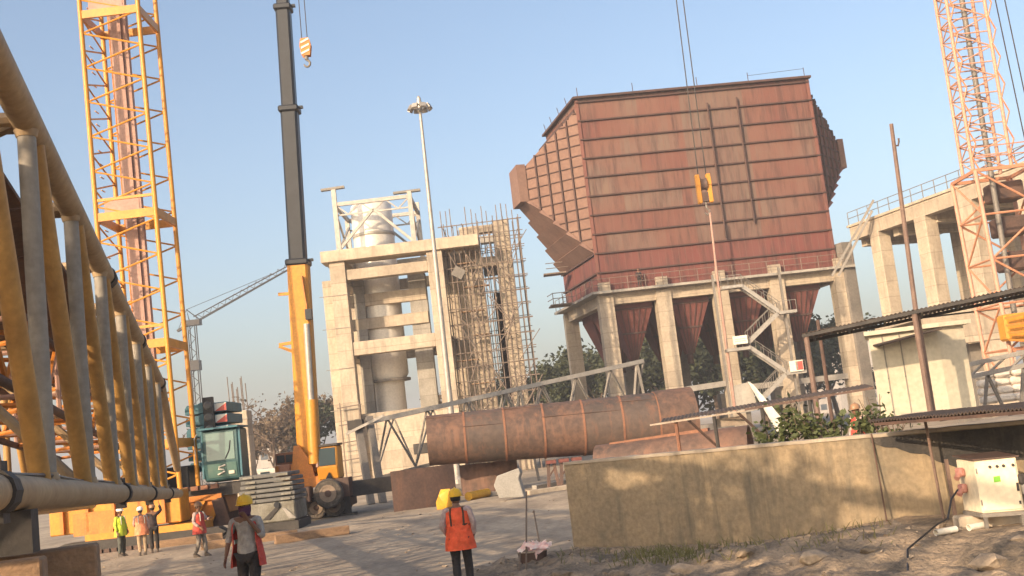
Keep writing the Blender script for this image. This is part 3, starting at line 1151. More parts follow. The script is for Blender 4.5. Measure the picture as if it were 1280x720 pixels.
    # vest
    if vest:
        wv = J['waist']
        rows = [(J['pelvis'] + Vector((0, 0, -.20)), .265, .205), (J['pelvis'] + Vector((0, 0, -.05)), .248, .195), (wv, .212, .165), (J['chest'], .212, .156), (lerp(J['chest'], J['neck'], .45), .20, .145), (lerp(J['chest'], J['neck'], .72), .15, .115), (lerp(J['chest'], J['neck'], .9), .095, .09)]
        fine_rows = []
        for (c0_, a0_, b0_), (c1_, a1_, b1_) in zip(rows[:-1], rows[1:]):
            for u in (0, .25, .5, .75):
                fine_rows.append((lerp(c0_, c1_, u), a0_ + (a1_ - a0_) * u, b0_ + (b1_ - b0_) * u))
        fine_rows.append(rows[-1])
        v_ = folds(ellipse_tube(fine_rows, open_front), .013, 8.5, h * 5).build('vest', vest, root, True, local=True)
        gap = open_front
        tp = MB()
        if vest_style == 'tape':
            for zc, rx, ry in ((J['waist'] + Vector((0, 0, .02)), .201, .152),):
                t_ = ellipse_tube([(zc + Vector((0, 0, -.028)), rx, ry), (zc + Vector((0, 0, .028)), rx + .003, ry + .002)], gap)
                tp.add(t_.v, t_.f)
        m_ = 'tape' if vest_style == 'tape' else 'strap'
        if vest_style == 'strap':
            t_ = ellipse_tube([(J['waist'] + Vector((0, 0, .035)), .205, .156), (J['waist'] + Vector((0, 0, .085)), .209, .158)], gap)
            tp.add(t_.v, t_.f)
        for sx in (-1, 1):
            for fb in ((-1, 1) if not open_front else (1,)):
                x = .105 * sx
                tp.path([J['chest'] + Vector((x * .95, fb * .098, .155)), J['chest'] + Vector((x * 1.05, fb * .136, .06)), J['waist'] + Vector((x, fb * .139, .06))], .017, 5)
        tp.build('strap' if m_ == 'strap' else 'reflective_tape', m_, v_, local=True)
    # helmet
    if helmet:
        hm = MB()
        c = head + Vector((0, .004, .035))
        prof = [(.123, -.008), (.124, .012), (.120, .05), (.105, .088), (.075, .115), (.035, .130), (.001, .133)]
        hm.lathe(c, prof, 18)
        hm.v = [Vector((c.x + (v.x - c.x) * .93, c.y + (v.y - c.y) * 1.08, v.z)) for v in hm.v]
        ht = hm.build('helmet', helmet, root, True, local=True)
        br = MB()
        bp_ = [c + Vector((math.cos(t) * .122, -math.sin(t) * .185 - .0, -.012 - .008 * math.sin(t))) for t in [math.pi * i / 10 for i in range(11)]]
        bp_ += [c + Vector((math.cos(t) * .11, math.sin(t) * .11, -.008)) for t in [math.pi * i / 6 + math.pi for i in range(1, 6)]]
        br.prism(bp_, (0, 0, .012))
        br.build('brim', helmet, ht, local=True)
        rd = MB()
        rd.path([c + Vector((0, -.135, .03)), c + Vector((0, -.1, .095)), c + Vector((0, 0, .137)), c + Vector((0, .1, .095)), c + Vector((0, .135, .03))], .012, 6)
        rd.build('ridge', helmet, ht, True, local=True)
    if mask:
        mk = MB()
        rows = [(head + Vector((0, .0, -.125)), .07, .085), (head + Vector((0, -.004, -.075)), .084, .106), (head + Vector((0, -.008, -.03)), .088, .118), (head + Vector((0, -.006, -.005)), .086, .108)]
        e_ = ellipse_tube(rows, 0)
        mk.add(e_.v, e_.f)
        nk = ellipse_tube([(J['neck'] + Vector((0, 0, -.02)), .085, .085), (J['neck'] + Vector((0, -.01, .06)), .075, .08)], 0)
        mk.add(nk.v, nk.f)
        mk.build('face_scarf', 'mask', root, True, local=True)
    return root


# back view, walking away, orange vest
q = P(571, 640, 19.6)
person((q.x, q.y, ground_z(q.x, q.y) - .03), R(180), 1.76, 'worker seen from behind in orange vest and yellow helmet walking away', 'hat_y', 'vest_o', 'shirt_p', 'trous_d',
       dict(elL=(.27, .03, 1.15), wrL=(.22, -.13, .98), elR=(-.26, .03, 1.14), wrR=(-.23, -.10, .93), anL=(.10, .12, .10), knL=(.10, .0, .5), anR=(-.10, -.12, .08), knR=(-.10, -.09, .49), head=(0, -.03, 1.59)), 0, 'strap', sleeves='long')
# front view, hand raised to the face
q = P(306, 640, 16.9)
person((q.x, q.y, ground_z(q.x, q.y) - .02), R(-8), 1.76, 'masked worker in open red vest and yellow helmet, hand raised to his face', 'hat_y', 'vest_r', 'shirt_g', 'trous_d',
       dict(elL=(.27, -.06, 1.14), wrL=(.12, -.22, 1.42), elR=(-.29, .03, 1.14), wrR=(-.31, -.08, .90), thumbL=(-1, 0, 0), knL=(.10, -.06, .49), anL=(.10, .04, .08), head=(.02, -.035, 1.6), Lcurl=.7), 1.9, 'tape', True, 'half')
q0 = q
# phone / bottle held at the ear is a thing of its own
# red vest walker with a brown helmet
q = G(252, 696)
person((q.x, q.y, ground_z(q.x, q.y)), R(70), 1.74, 'worker in red vest and brown helmet standing before the orange crane base', 'hat_b', 'vest_r', 'shirt_p', 'trous_c',
       dict(elL=(.22, -.16, 1.16), wrL=(.12, -.34, 1.2), elR=(-.25, .03, 1.12), wrR=(-.2, -.16, .95), knL=(.10, -.10, .5), anL=(.1, -.12, .08), anR=(-.1, .16, .09)))
q = G(153, 696)
person((q.x, q.y, ground_z(q.x, q.y)), R(70), 1.76, 'worker in lime vest, grey trousers and white helmet below the near boom', 'hat_w', 'vest_l', 'vest_l', 'trous_g',
       dict(elL=(.20, -.06, 1.12), wrL=(.16, -.16, .92)))
q = G(179, 694)
person((q.x, q.y, ground_z(q.x, q.y)), R(-150), 1.72, 'worker in faded orange vest and khaki trousers beside a dark dressed man', 'hat_w', 'vest_p', 'shirt_p', 'trous_k',
       dict(elL=(.24, -.10, 1.14), wrL=(.14, -.3, 1.05)))
q = G(194, 690)
person((q.x, q.y, ground_z(q.x, q.y)), R(200), 1.76, 'man in dark clothes and brown helmet reaching up beside the faded orange vest', 'hat_b', None, 'shirt_d', 'trous_d',
       dict(elR=(-.30, -.14, 1.48), wrR=(-.26, -.30, 1.7), elL=(.27, -.1, 1.16), wrL=(.2, -.3, 1.1), chest=(0, -.05, 1.28), head=(0, -.08, 1.58), neck=(0, -.04, 1.45)))
# ------------------------------------------------------------------ the red bunker on concrete columns
HTL, HTR = P(720, 124, 100), P(1008, 98, 102)
HZT = (HTL.z + HTR.z) / 2
HZD = P(750, 366, 100).z                 # walkway level
FL, FR = Vector((HTL.x, 100, 0)), Vector((HTR.x, 102, 0))
FU = (FR - FL).normalized()
FWID = (FR - FL).length
FBV = Vector((-2.6, 11.6, 0))            # depth direction
BV = FBV.normalized()
LN = Vector((-BV.y, BV.x, 0)).normalized()
if LN.x > 0:
    LN = -LN
FN = Vector((FU.y, -FU.x, 0))
if FN.y > 0:
    FN = -FN
HZ0 = HZD
HROW = (HZT - HZD) / 10.2
HXC = FL.x + 10                          # local x of the greyer strip right of the middle
HS0, HS1 = P(866, 250, 101).x - HXC, P(948, 250, 101).x - HXC
MAT['hop'] = hopper_front_mat()


def hp_(a, b, z):                        # a: metres along the front, b: metres back
    return FL + FU * a + BV * b + Vector((0, 0, z))


bunker = thing('ash_bunker', (FL.x + 10, 106, 0), 'huge rusty red plated bunker with side nozzles raised on pale concrete columns', 'bunker')
zb = HZD + .15
MB().hexa([hp_(0, 0, zb), hp_(FWID, 0, zb), hp_(FWID, 12, zb), hp_(0, 12, zb)], [hp_(0, 0, HZT), hp_(FWID, 0, HZT), hp_(FWID, 12, HZT), hp_(0, 12, HZT)]).build('casing', 'hop', bunker)
for k in range(1, 11):                   # horizontal stiffeners on front and left side
    z = HZD + HROW * k
    if z > HZT - .3:
        break
    MB().beam(hp_(-.12, -.09, z), hp_(FWID + .12, -.09, z), .22, .13).build('stiffener', 'rib', bunker)
    if k < 3:
        MB().beam(hp_(-.1, 0, z), hp_(-.1, 12, z), .22, .16).build('stiffener', 'rib', bunker)
MB().beam(hp_(-.3, -.16, HZT + .06), hp_(FWID + .3, -.16, HZT + .06), .5, .2).build('roof_edge', 'rib', bunker)
MB().beam(hp_(-.16, -.3, HZT + .04), hp_(-.16, 12, HZT + .04), .5, .2).build('roof_edge', 'rib', bunker)
MB().beam(hp_(-.02, -.04, zb), hp_(-.02, -.04, HZT - .1), .3, .12).build('corner_angle', 'hop_red', bunker)
MB().beam(hp_(FWID, -.04, zb), hp_(FWID, -.04, HZT - .1), .3, .12).build('corner_angle', 'hop_red', bunker)
for px, y0, y1 in ((893, 128, 300), (932, 120, 280)):      # two pipes up the front
    a = (P(px, 200, 101) - FL).dot(FU)
    MB().tube(hp_(a, -.24, P(px, y1, 101).z), hp_(a, -.24, P(px, y0, 101).z), .09).build('riser_pipe', 'rib', bunker)
for a in (.2, 5.4, 11.5, 16.4, FWID - .1):
    MB().tube(hp_(a, .1, HZT), hp_(a, .1, HZT + 1.1), .035, n=5).build('roof_post', 'rib', bunker)
for b in (3, 6, 9, 11.5):
    MB().tube(hp_(0, b, HZT), hp_(-.2, b, HZT + 1.1), .035, n=5).build('roof_post', 'rib', bunker)
MB().tube(hp_(16.4, .1, HZT + .8), hp_(FWID - .1, .1, HZT + 1.0), .02, n=4).build('roof_rope', 'rib', bunker)


def nozzle(side):
    """pyramid shaped duct on the end of the casing narrowing to a flange"""
    a0 = 0 if side < 0 else FWID
    out = LN if side < 0 else -LN
    z_t, z_b = HZT - .9, HZD + HROW * (2.0 if side < 0 else 3.1)
    L = 4.5 if side < 0 else 4.6
    zf1, zf0 = (P(650, 211, 104).z, P(655, 252, 104).z) if side < 0 else (P(1055, 180, 109).z, P(1057, 212, 109).z)
    base = [hp_(a0, .2, z_b), hp_(a0, 11.8, z_b), hp_(a0, 11.8, z_t), hp_(a0, .2, z_t)]
    c = hp_(a0, 5.9, 0) + out * L
    w_ = 1.45
    fl = [c - BV * w_ + Z * zf0, c + BV * w_ + Z * zf0, c + BV * w_ + Z * zf1, c - BV * w_ + Z * zf1]
    o = MB().hexa(base, fl).build('nozzle', 'noz' if side < 0 else 'hop_red', bunker)
    MB().hexa([p + (p - c - Z * (zf0 + zf1) / 2) * .12 for p in fl], [p + out * (.85 if side < 0 else .6) + (p - c - Z * (zf0 + zf1) / 2) * .12 for p in fl]).build('flange', 'noz', bunker)
    q = lambda A, B, C, D, u, v: lerp(lerp(A, B, u), lerp(D, C, u), v)
    faces = [(base[0], fl[0], fl[3], base[3], -FN, 4, 15)]
    A, B, C, D = base[0], fl[0], fl[3], base[3]         # front face of the duct
    n = (B - A).cross(D - A).normalized()
    if n.y > 0:
        n = -n
    rb = Parts(o, 'rib', 'rib')
    def at_(u, z):                      # point of the face at a height
        lo, hi = lerp(A, B, u), lerp(D, C, u)
        return lerp(lo, hi, (z - lo.z) / (hi.z - lo.z))
    z = A.z + .5
    while z < D.z - .3:
        um = max(u / 60 for u in range(61) if lerp(A, B, u / 60).z <= z <= lerp(D, C, u / 60).z)
        if um > .04:
            rb.add(MB().beam(at_(0, z) + n * .05, at_(um, z) + n * .05, .08, .12, n))
        z += .98
    for k in range(1, 5):
        u = k / 5
        rb.add(MB().beam(q(A, B, C, D, u, 0) + n * .09, q(A, B, C, D, u, 1) + n * .09, .14, .2, n))
    # stepped plates of the underside
    A, B, C, D = base[0], fl[0], fl[1], base[1]
    n = (B - A).cross(D - A).normalized()
    if n.z > 0:
        n = -n
    for k in range(5):
        u0, u1 = k / 5, (k + 1) / 5
        a_, b_, c_, d_ = q(A, B, C, D, u0, -.03), q(A, B, C, D, u1, -.03), q(A, B, C, D, u1, 1), q(A, B, C, D, u0, 1)
        e = n * .12
        MB().hexa([a_ + n * .02, b_ + n * .02, c_ + n * .02, d_ + n * .02], [a_ + e * .4, b_ + e * 3.0, c_ + e * 3.0, d_ + e * .4]).build('underside_plate', 'hop_red' if side > 0 else 'noz', o)
    # top edge plates
    A, B, C, D = base[3], fl[3], fl[2], base[2]
    for k in range(9 if side > 0 else 3):
        u = (k + .5) / 9
        p0 = q(A, B, C, D, u, -.01)
        p1 = q(A, B, C, D, u, 1.0)
        MB().beam(p0 + Z * .1, p1 + Z * .1, .12, .3).build('rib', 'rib', o)
    if side > 0:
        for k in range(1, 9):
            v = k / 9
            A, B, C, D = base[0], fl[0], fl[3], base[3]
            p1 = q(A, B, C, D, 1.0, v)


nozzle(-1)
nozzle(1)
# concrete frame
dk = Vector((0, 0, HZD))
MB().prism([hp_(-1.1, -1.2, HZD - .22), hp_(FWID + 1.2, -1.2, HZD - .22), hp_(FWID + 1.2, 13, HZD - .22), hp_(-1.1, 13, HZD - .22)], (0, 0, .22)).build('deck_slab', 'conc_grey', bunker)
ca = [.35, 5.6, 10.9, 16.1, FWID + .3]
col_w = [1.35, 1.35, 1.3, 1.35, 1.5]
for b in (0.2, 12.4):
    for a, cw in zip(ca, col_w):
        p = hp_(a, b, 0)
        o = MB().box(p + Z * ((HZD - .3) / 2 - .2), (cw, cw, HZD - .1), math.atan2(FU.y, FU.x)).build('column', 'conc' if b < 1 or a < 1 else 'conc_dark_and_shade', bunker)  # rear columns take the darker concrete: their shade is painted in
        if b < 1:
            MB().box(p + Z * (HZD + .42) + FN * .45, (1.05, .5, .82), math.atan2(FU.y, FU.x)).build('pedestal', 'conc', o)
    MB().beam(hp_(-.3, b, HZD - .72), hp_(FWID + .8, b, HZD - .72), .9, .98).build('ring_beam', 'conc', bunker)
for a in (ca[0], ca[2], ca[4]):
    MB().beam(hp_(a, .7, HZD - .73), hp_(a, 12, HZD - .73), .85, .96).build('ring_beam', 'conc', bunker)
MB().beam(hp_(10.9, .1, 4.6), hp_(FWID, .1, 4.6), .5, .5).build('tie_beam', 'steel', bunker)
MB().beam(hp_(5.6, .1, 5.0), hp_(10.9, .1, 5.2), .5, .5).build('tie_beam', 'steel', bunker)
for a in (5.6, 10.9, 16.1):
    MB().box(hp_(a + 2.2, 6, 2.2), (2.6, 2.0, 4.4)).build('plinth', 'conc_dark_and_shade', bunker)


def hopper(a, b, mat):
    w2 = 1.75
    z1, z0 = HZD - .35, HZD - 6.2
    t = [hp_(a - w2, b - w2, z1), hp_(a + w2, b - w2, z1), hp_(a + w2, b + w2, z1), hp_(a - w2, b + w2, z1)]
    t2 = [p - Z * 1.3 for p in t]
    e = [hp_(a - .32, b - .32, z0), hp_(a + .32, b - .32, z0), hp_(a + .32, b + .32, z0), hp_(a - .32, b + .32, z0)]
    o = MB().hexa(t2, t).hexa(e, t2).build('hopper', mat, bunker)
    for u in (.0, .48):
        c = [lerp(p, q_, u) for p, q_ in zip(t2, e)]
        for i in range(2):
            MB().beam(c[i], c[(i + 1) % 4], .2, .16).build('hopper_band', 'rib', o)
    for k in range(1, 6):
        u = k / 6
        MB().beam(lerp(t2[0], t2[1], u) + FN * .03, lerp(e[0], e[1], u) + FN * .03, .07, .1, FN).build('hopper_rib', 'rib', o)
    MB().tube(hp_(a, b, z0 + .05), hp_(a, b, z0 - .9), .3, n=10).build('outlet', 'rib', o)


for a in (3.0, 8.25, 13.5, 18.7):
    for b in (2.5, 6.2, 9.8):
        hopper(a, b, 'red_primer')
# hand rail round the walkway
rl = Parts(bunker, 'rail_post', 'scaf')
rim = [hp_(-1.0, 12.5, HZD), hp_(-1.0, -1.1, HZD), hp_(FWID + 1.1, -1.1, HZD), hp_(FWID + 1.1, 4, HZD)]
for i in range(3):
    p0, p1 = rim[i], rim[i + 1]
    L = (p1 - p0).length
    for k in range(int(L / 1.6) + 1):
        p = lerp(p0, p1, k * 1.6 / L)
        rl.add(MB().tube(p, p + Z * 1.1, .032, n=5))
    for h in (.55, 1.1):
        MB().tube(p0 + Z * h, p1 + Z * h, .028, n=5).build('hand_rail', 'scaf', bunker)
# small balcony hanging off the left end
MB().box(hp_(-2.2, 6, HZD - .1), (2.0, 2.2, .12), math.atan2(FU.y, FU.x)).build('balcony', 'scaf', bunker)
for z in (.5, 1.0):
    MB().path([hp_(-1.2, 4.9, HZD + z), hp_(-3.1, 4.9, HZD + z), hp_(-3.1, 7, HZD + z)], .04, 5).build('balcony_rail', 'scaf', bunker)
for a in (-3.1, -2.2, -1.3):
    MB().tube(hp_(a, 4.9, HZD - .1), hp_(a, 4.9, HZD + 1.0), .04, n=5).build('balcony_post', 'scaf', bunker)
zz = HZD + HROW * 1.9
MB().box(hp_(-1.6, 9, zz), (2.2, 1.6, .12)).build('balcony', 'scaf', bunker)
for z in (.5, 1.0):
    MB().path([hp_(-.4, 8.2, zz + z), hp_(-2.6, 8.2, zz + z)], .04, 5).build('balcony_rail', 'scaf', bunker)

# zigzag stair in front of the bunker
SY = 97.6
stair = thing('stair_tower', P(950, 520, SY) * 1, 'grey steel zigzag stair climbing the front of the red bunker between two columns', 'stair')
stair.location.z = 0


def flight(a, b, n=9):
    A, B = P(*a, SY), P(*b, SY)
    A.y = B.y = SY
    for dy in (0, 1.0):
        q = Vector((0, dy, 0))
        MB().beam(A + q, B + q, .09, .34).build('stringer', 'steel', stair)
        MB().path([A + q + Z * 1.0, B + q + Z * 1.0], .03, 5).build('hand_rail', 'steel_grey', stair)
        for k in range(6):
            p = lerp(A, B, k / 5) + q
            MB().tube(p, p + Z * 1.0, .026, n=4).build('rail_post', 'steel_grey', stair)
    for k in range(n):
        p = lerp(A, B, (k + .5) / n) + Vector((0, .5, .05))
        MB().box(p, (.28, .95, .04)).build('tread', 'steel_grey', stair)


def landing(a, b):
    A, B = P(*a, SY), P(*b, SY)
    B.z = A.z
    MB().box((A + B) / 2 + Vector((0, .5, 0)), ((B - A).length, 1.3, .26)).build('landing', 'steel', stair)
    MB().beam(A + Vector((0, -.1, 1.0)), B + Vector((0, -.1, 1.0)), .05, .05).build('hand_rail', 'steel_grey', stair)
    for k in range(4):
        p = lerp(A, B, k / 3) + Vector((0, -.1, 0))
        MB().tube(p, p + Z, .03, n=4).build('rail_post', 'steel_grey', stair)


flight((927, 357), (976, 391))
flight((972, 392), (936, 428))
flight((936, 433), (985, 466))
flight((982, 468), (955, 497))
landing((902, 360), (928, 357))
landing((974, 391), (996, 389))
landing((909, 438), (938, 434))
landing((983, 467), (1008, 464))
for px in (905, 990):
    p = P(px, 450, SY + .6)
    p.z = 0
    MB().beam(p, p + Z * (HZD + .2), .2, .2).build('stair_post', 'steel_grey', stair)
for (x0, y0, x1, y1, lab) in ((917, 421, 935, 430, 'blank white board on the upper stair landing'), (988, 452, 1005, 464, 'white board with red printed panel on the lower stair landing')):
    A, B = P(x0, y1, SY - .3), P(x1, y1, SY - .3)
    h = (y1 - y0) * SY / F + .1
    o = MB().box((A + B) / 2 + Z * h / 2, ((B - A).length, .06, h), R(-1)).build('notice_board', 'white')
    tag(o, lab, 'sign')
    if x0 > 950:
        MB().box((A + B) / 2 + Vector((.25, -.045, h / 2)), ((B - A).length * .5, .02, h * .8), R(-1)).build('printed_panel', 'sign_red', o)
        MB().box((A + B) / 2 + Vector((.05, -.06, h / 2)), ((B - A).length * .12, .02, h * .7), R(-1)).build('printed_panel', 'conc_grey', o)
    else:
        for zq in (.35, .6):
            MB().box((A + B) / 2 + Vector((0, -.045, h * zq)), ((B - A).length * .75, .02, .05), R(-1)).build('printed_line', 'conc_grey', o)
# loading pole and hose up the front of the bunker
pole = MB()
A, B = P(921, 510, 98.6), P(884, 262, 99.2)
MB()
o = MB().path([P(919, 515, 98.3), P(897, 350, 98.5), P(887, 262, 98.6)], [.16, .12, .09], 7).build('lifting_rope', 'pinkgrey')
tag(o, 'long dusty tag rope hanging below the yellow pulley block in front of the bunker', 'rope')

# small workers far off
q = P(801, 352, 98.2)
person((hp_(3.4, -.7, 0).x, hp_(3.4, -.7, 0).y, HZD), R(10), 1.72, 'distant dark dressed worker at the hand rail of the bunker walkway', None, None, 'shirt_d', 'trous_d', detail=False)
q = P(860, 505, 92)
person((q.x, q.y, P(860, 533, 92).z), R(20), 1.72, 'distant worker in red shirt standing under the bunker behind the steel pipe', 'hat_b', None, 'vest_r', 'trous_d', detail=False)
MB_p = P(860, 533, 92)
tag(MB().box((MB_p.x, MB_p.y + 1, MB_p.z / 2), (7, 5, MB_p.z - .02)).build('foundation_block', 'conc_dark_and_shade'), 'dark concrete foundation block under the bunker that a worker in red stands on', 'foundation')

# hoist block hanging in front of the bunker
Yh = 84
hb = thing('pulley_block', P(880, 236, Yh), 'yellow pulley block with two long cables hanging in front of the red bunker', 'pulley block')
c = P(880, 236, Yh)
for s_ in (-1, 1):
    MB().box(c + Vector((s_ * .42, 0, 0)), (.34, .5, 2.25)).build('side_plate', 'yellow', hb, bevel=.05)
    MB().box(c + Vector((s_ * .42, -.28, .5)), (.30, .06, .5)).build('weight_plate', 'yellow', hb)
MB().lathe(c + Vector((-.22, 0, .35)), [(.5, 0), (.42, .12), (.42, .3), (.5, .44)], 16, (1, 0, 0)).build('sheave', 'rust_dark', hb, True)
MB().box(c + Vector((0, 0, -.65)), (.5, .4, .7)).build('swivel', 'rust_dark', hb)
MB().path([c + Vector((0, 0, -1.0)), c + Vector((0, 0, -1.5)), c + Vector((.2, 0, -1.8)), c + Vector((0, 0, -2.05)), c + Vector((-.18, 0, -1.85))], .07, 6).build('hook', 'steel_grey', hb)
for px, dx in ((847, -.3), (853, .3)):
    MB().tube(c + Vector((dx, 0, .8)), c + Vector((dx * .8 + .35, 0, 26)), .045, n=5).build('hoist_cable', 'dark', hb)

# ------------------------------------------------------------------ heater tower: pale concrete frame round a steel vessel
YB = 88.0
ht = thing('heater_tower', P(490, 590, YB + 4), 'pale concrete frame tower with a steel vessel standing inside and above it', 'tower')
ht.location.z = 0
hx0, hx1 = P(421, 330, YB).x + .2, P(548, 330, YB).x + .3
hx0 = P(437, 480, YB).x
hx1 = P(561, 480, YB).x
DY = 8.0
zl = {k: P(480, y, YB).z for k, y in (('cap1', 308), ('cap0', 322), ('b2t', 333), ('b2b', 346), ('b3t', 424), ('b3b', 441), ('base', 500), ('bb', 515))}


def hbox(x0, x1, y0, y1, z0, z1, name, mat='conc'):
    return MB().box(((x0 + x1) / 2, (y0 + y1) / 2, (z0 + z1) / 2), (x1 - x0, y1 - y0, z1 - z0)).build(name, mat, ht, bevel=.03)


for x in (hx0, hx1):
    for y in (YB, YB + DY):
        hbox(x - .62, x + .62, y - .6, y + .6, -.2, zl['cap0'] - .01, 'column')
hbox(hx0 - 1.55, hx0 - .64, YB + .8, YB + 2.2, -.2, zl['cap0'] - 1.2, 'column')      # narrow side pier
for z in (3, 6.2, 9.4, 12.6, 15.2):
    hbox(hx0 - 1.62, hx0 + .66, YB - .66, YB - .61, z, z + .05, 'pour_joint', 'conc_grey')
hbox(hx0 - 1.2, hx1 + 3.6, YB - .9, YB + 1.2, zl['cap0'], zl['cap1'], 'cap_beam')
hbox(hx0 - 1.2, hx1 + 1.2, YB + DY - 1, YB + DY + .9, zl['cap0'], zl['cap1'], 'cap_beam')
hbox(hx0 - 1.1, hx0 + .7, YB + 1.22, YB + DY - 1.02, zl['cap0'], zl['cap1'] - .05, 'cap_beam')
hbox(hx1 - .8, hx1 + .9, YB + 1.22, YB + DY - 1.02, zl['cap0'], zl['cap1'] - .05, 'cap_beam')
for y in (YB, YB + DY):
    hbox(hx0 + .63, hx1 - .63, y - .45, y + .45, zl['b2b'], zl['b2t'], 'tie_beam')
    hbox(hx0 + .63, hx1 - .63, y - .5, y + .5, zl['b3b'], zl['b3t'], 'tie_beam')
for x in (hx0, hx1):
    hbox(x - .45, x + .45, YB + .61, YB + DY - .61, zl['b3b'], zl['b3t'] - .03, 'tie_beam')
    hbox(x - .45, x + .45, YB + .61, YB + DY - .61, zl['b2b'] - .02, zl['b2t'] - .03, 'tie_beam')
zq = lambda y: P(480, y, YB + 4).z
hbox(hx0 + .3, hx1 - 1.2, YB + 2.5, YB + 3.1, zq(383), zq(368), 'inner_beam')
hbox(hx0 + .3, hx1 - 1.2, YB + 2.4, YB + 3.0, zq(412), zq(398), 'inner_beam')
hbox(hx0 + .64, hx0 + 1.5, YB + 2.4, YB + 3.4, zq(560), zq(345), 'inner_column', 'conc_grey')  # inner columns greyed: shade inside the frame painted as colour
hbox(hx1 - 2.6, hx1 - 1.15, YB + 2.6, YB + 3.4, zq(560), zq(350), 'inner_column', 'conc_grey')
hbox(hx1 - 2.7, hx1 - 1.6, YB + 5, YB + 5.8, zq(560), zq(350), 'inner_column', 'conc_grey')
hbox(hx0 + .64, hx1 - .64, YB + .2, YB + 6.5, -.2, zl['base'] - .9, 'plinth')
hbox(hx0 + 1.2, hx1 - 1.2, YB - .75, YB + .15, -.2, 3.6, 'plinth')
hbox(hx1 - 3.2, hx1 - 2.1, YB - .82, YB - .72, 2.2, 3.0, 'opening', 'dark')
vx = P(478, 400, YB + 4.3).x
vy = YB + 4.3
ztank = P(463, 261, vy).z
MB().lathe((vx, vy, zl['base'] - 1), [(1.3, 0), (1.3, 2.5), (1.72, 3.2), (1.72, ztank - zl['base'] + 1.15), (1.62, ztank - zl['base'] + 1.3)], 28).build('vessel', 'tank', ht, True)
vz1 = ztank
for z in (zq(345), zq(430), zq(295)):
    MB().lathe((vx, vy, z), [(1.76, 0), (1.79, .08), (1.79, .2), (1.76, .28)], 28).build('vessel_band', 'steel', ht, True)
MB().lathe((vx, vy, zq(478)), [(1.85, 0), (1.85, .2)], 24).build('ring_walkway', 'steel_grey', ht)
# steel frame on top
tl, tr_ = P(424, 312, YB + .6).x, P(519, 312, YB + .6).x
zt = P(470, 248, YB).z
zc = zl['cap1']
for x, y, top in ((tl, YB + .6, P(418, 234, YB).z), (tr_, YB + .6, zt + .4), (tl - .1, YB + 7.4, zt), (tr_, YB + 7.4, zt + .9)):
    MB().beam((x, y, zc), (x, y, top), .36, .36).build('top_post', 'steel', ht)
MB().beam((tl - 1.0, YB + .6, P(418, 234, YB).z), (tl + .9, YB + .6, P(418, 233, YB).z), .4, .18).build('top_crossbar', 'steel_grey', ht)
MB().beam((tr_ - 1.3, YB + .8, zt + .42), (tr_ + .9, YB + .8, zt + .45), .4, .18).build('top_crossbar', 'steel_grey', ht)
for y in (YB + .6, YB + 7.4):
    MB().beam((tl, y, zt), (tr_, y, zt), .25, .3).build('top_beam', 'steel', ht)
    MB().beam((tl, y, zt - .9), (tr_, y, zt - .9), .12, .12).build('top_brace', 'steel', ht)
    for k in range(6):
        x0, x1 = tl + (tr_ - tl) * k / 6, tl + (tr_ - tl) * (k + 1) / 6
        MB().beam((x0, y, zt - (.9 if k % 2 else 0)), (x1, y, zt - (0 if k % 2 else .9)), .1, .1).build('top_brace', 'steel', ht)
    MB().beam((tl, y, zc + .2), ((tl + tr_) / 2, y, zt - .7), .24, .2).build('top_brace', 'steel', ht)
    MB().beam((tr_, y, zc + .2), ((tl + tr_) / 2, y, zt - .7), .24, .2).build('top_brace', 'steel', ht)
for x in (tl, tr_):
    MB().beam((x, YB + .6, zt), (x, YB + 7.4, zt), .25, .3).build('top_beam', 'steel', ht)
    MB().beam((x, YB + .6, zc + .2), (x, YB + 7.4, zt - .6), .15, .15).build('top_brace', 'steel', ht)
    MB().beam((x, YB + 7.4, zc + .2), (x, YB + .6, zt - .6), .15, .15).build('top_brace', 'steel', ht)
# scaffold tubes at the foot of the left column
lad = thing('scaffold_ladder', (hx0 - .5, YB - 1.2, 0), 'thin scaffold tubes climbing the left pillar of the heater tower', 'scaffolding')
for dx in (-.75, .75):
    MB().tube((hx0 + dx, YB - 1.1, 0), (hx0 + dx, YB - 1.1, 6.8), .05, n=5).build('standard', 'scaf', lad)
for k in range(5):
    MB().tube((hx0 - .95, YB - 1.15, 1 + k * 1.35), (hx0 + .95, YB - 1.15, 1.1 + k * 1.35), .045, n=5).build('ledger', 'scaf', lad)

# ------------------------------------------------------------------ scaffolded concrete tower
YS = 89.5
sx = lambda px, py: P(px, py, YS).x
st_ = thing('unfinished_tower', (sx(625, 420), YS + 2, 0), 'tall unfinished concrete tower with an open top bay, wrapped in scaffolding', 'tower')
bx0, bx1 = sx(600, 420), sx(640, 420)
ztop = P(605, 281, YS).z


def sbox(x0, x1, y0, y1, z0, z1, name, mat='conc'):
    return MB().box(((x0 + x1) / 2, (y0 + y1) / 2, (z0 + z1) / 2), (x1 - x0, y1 - y0, z1 - z0)).build(name, mat, st_, bevel=.03)


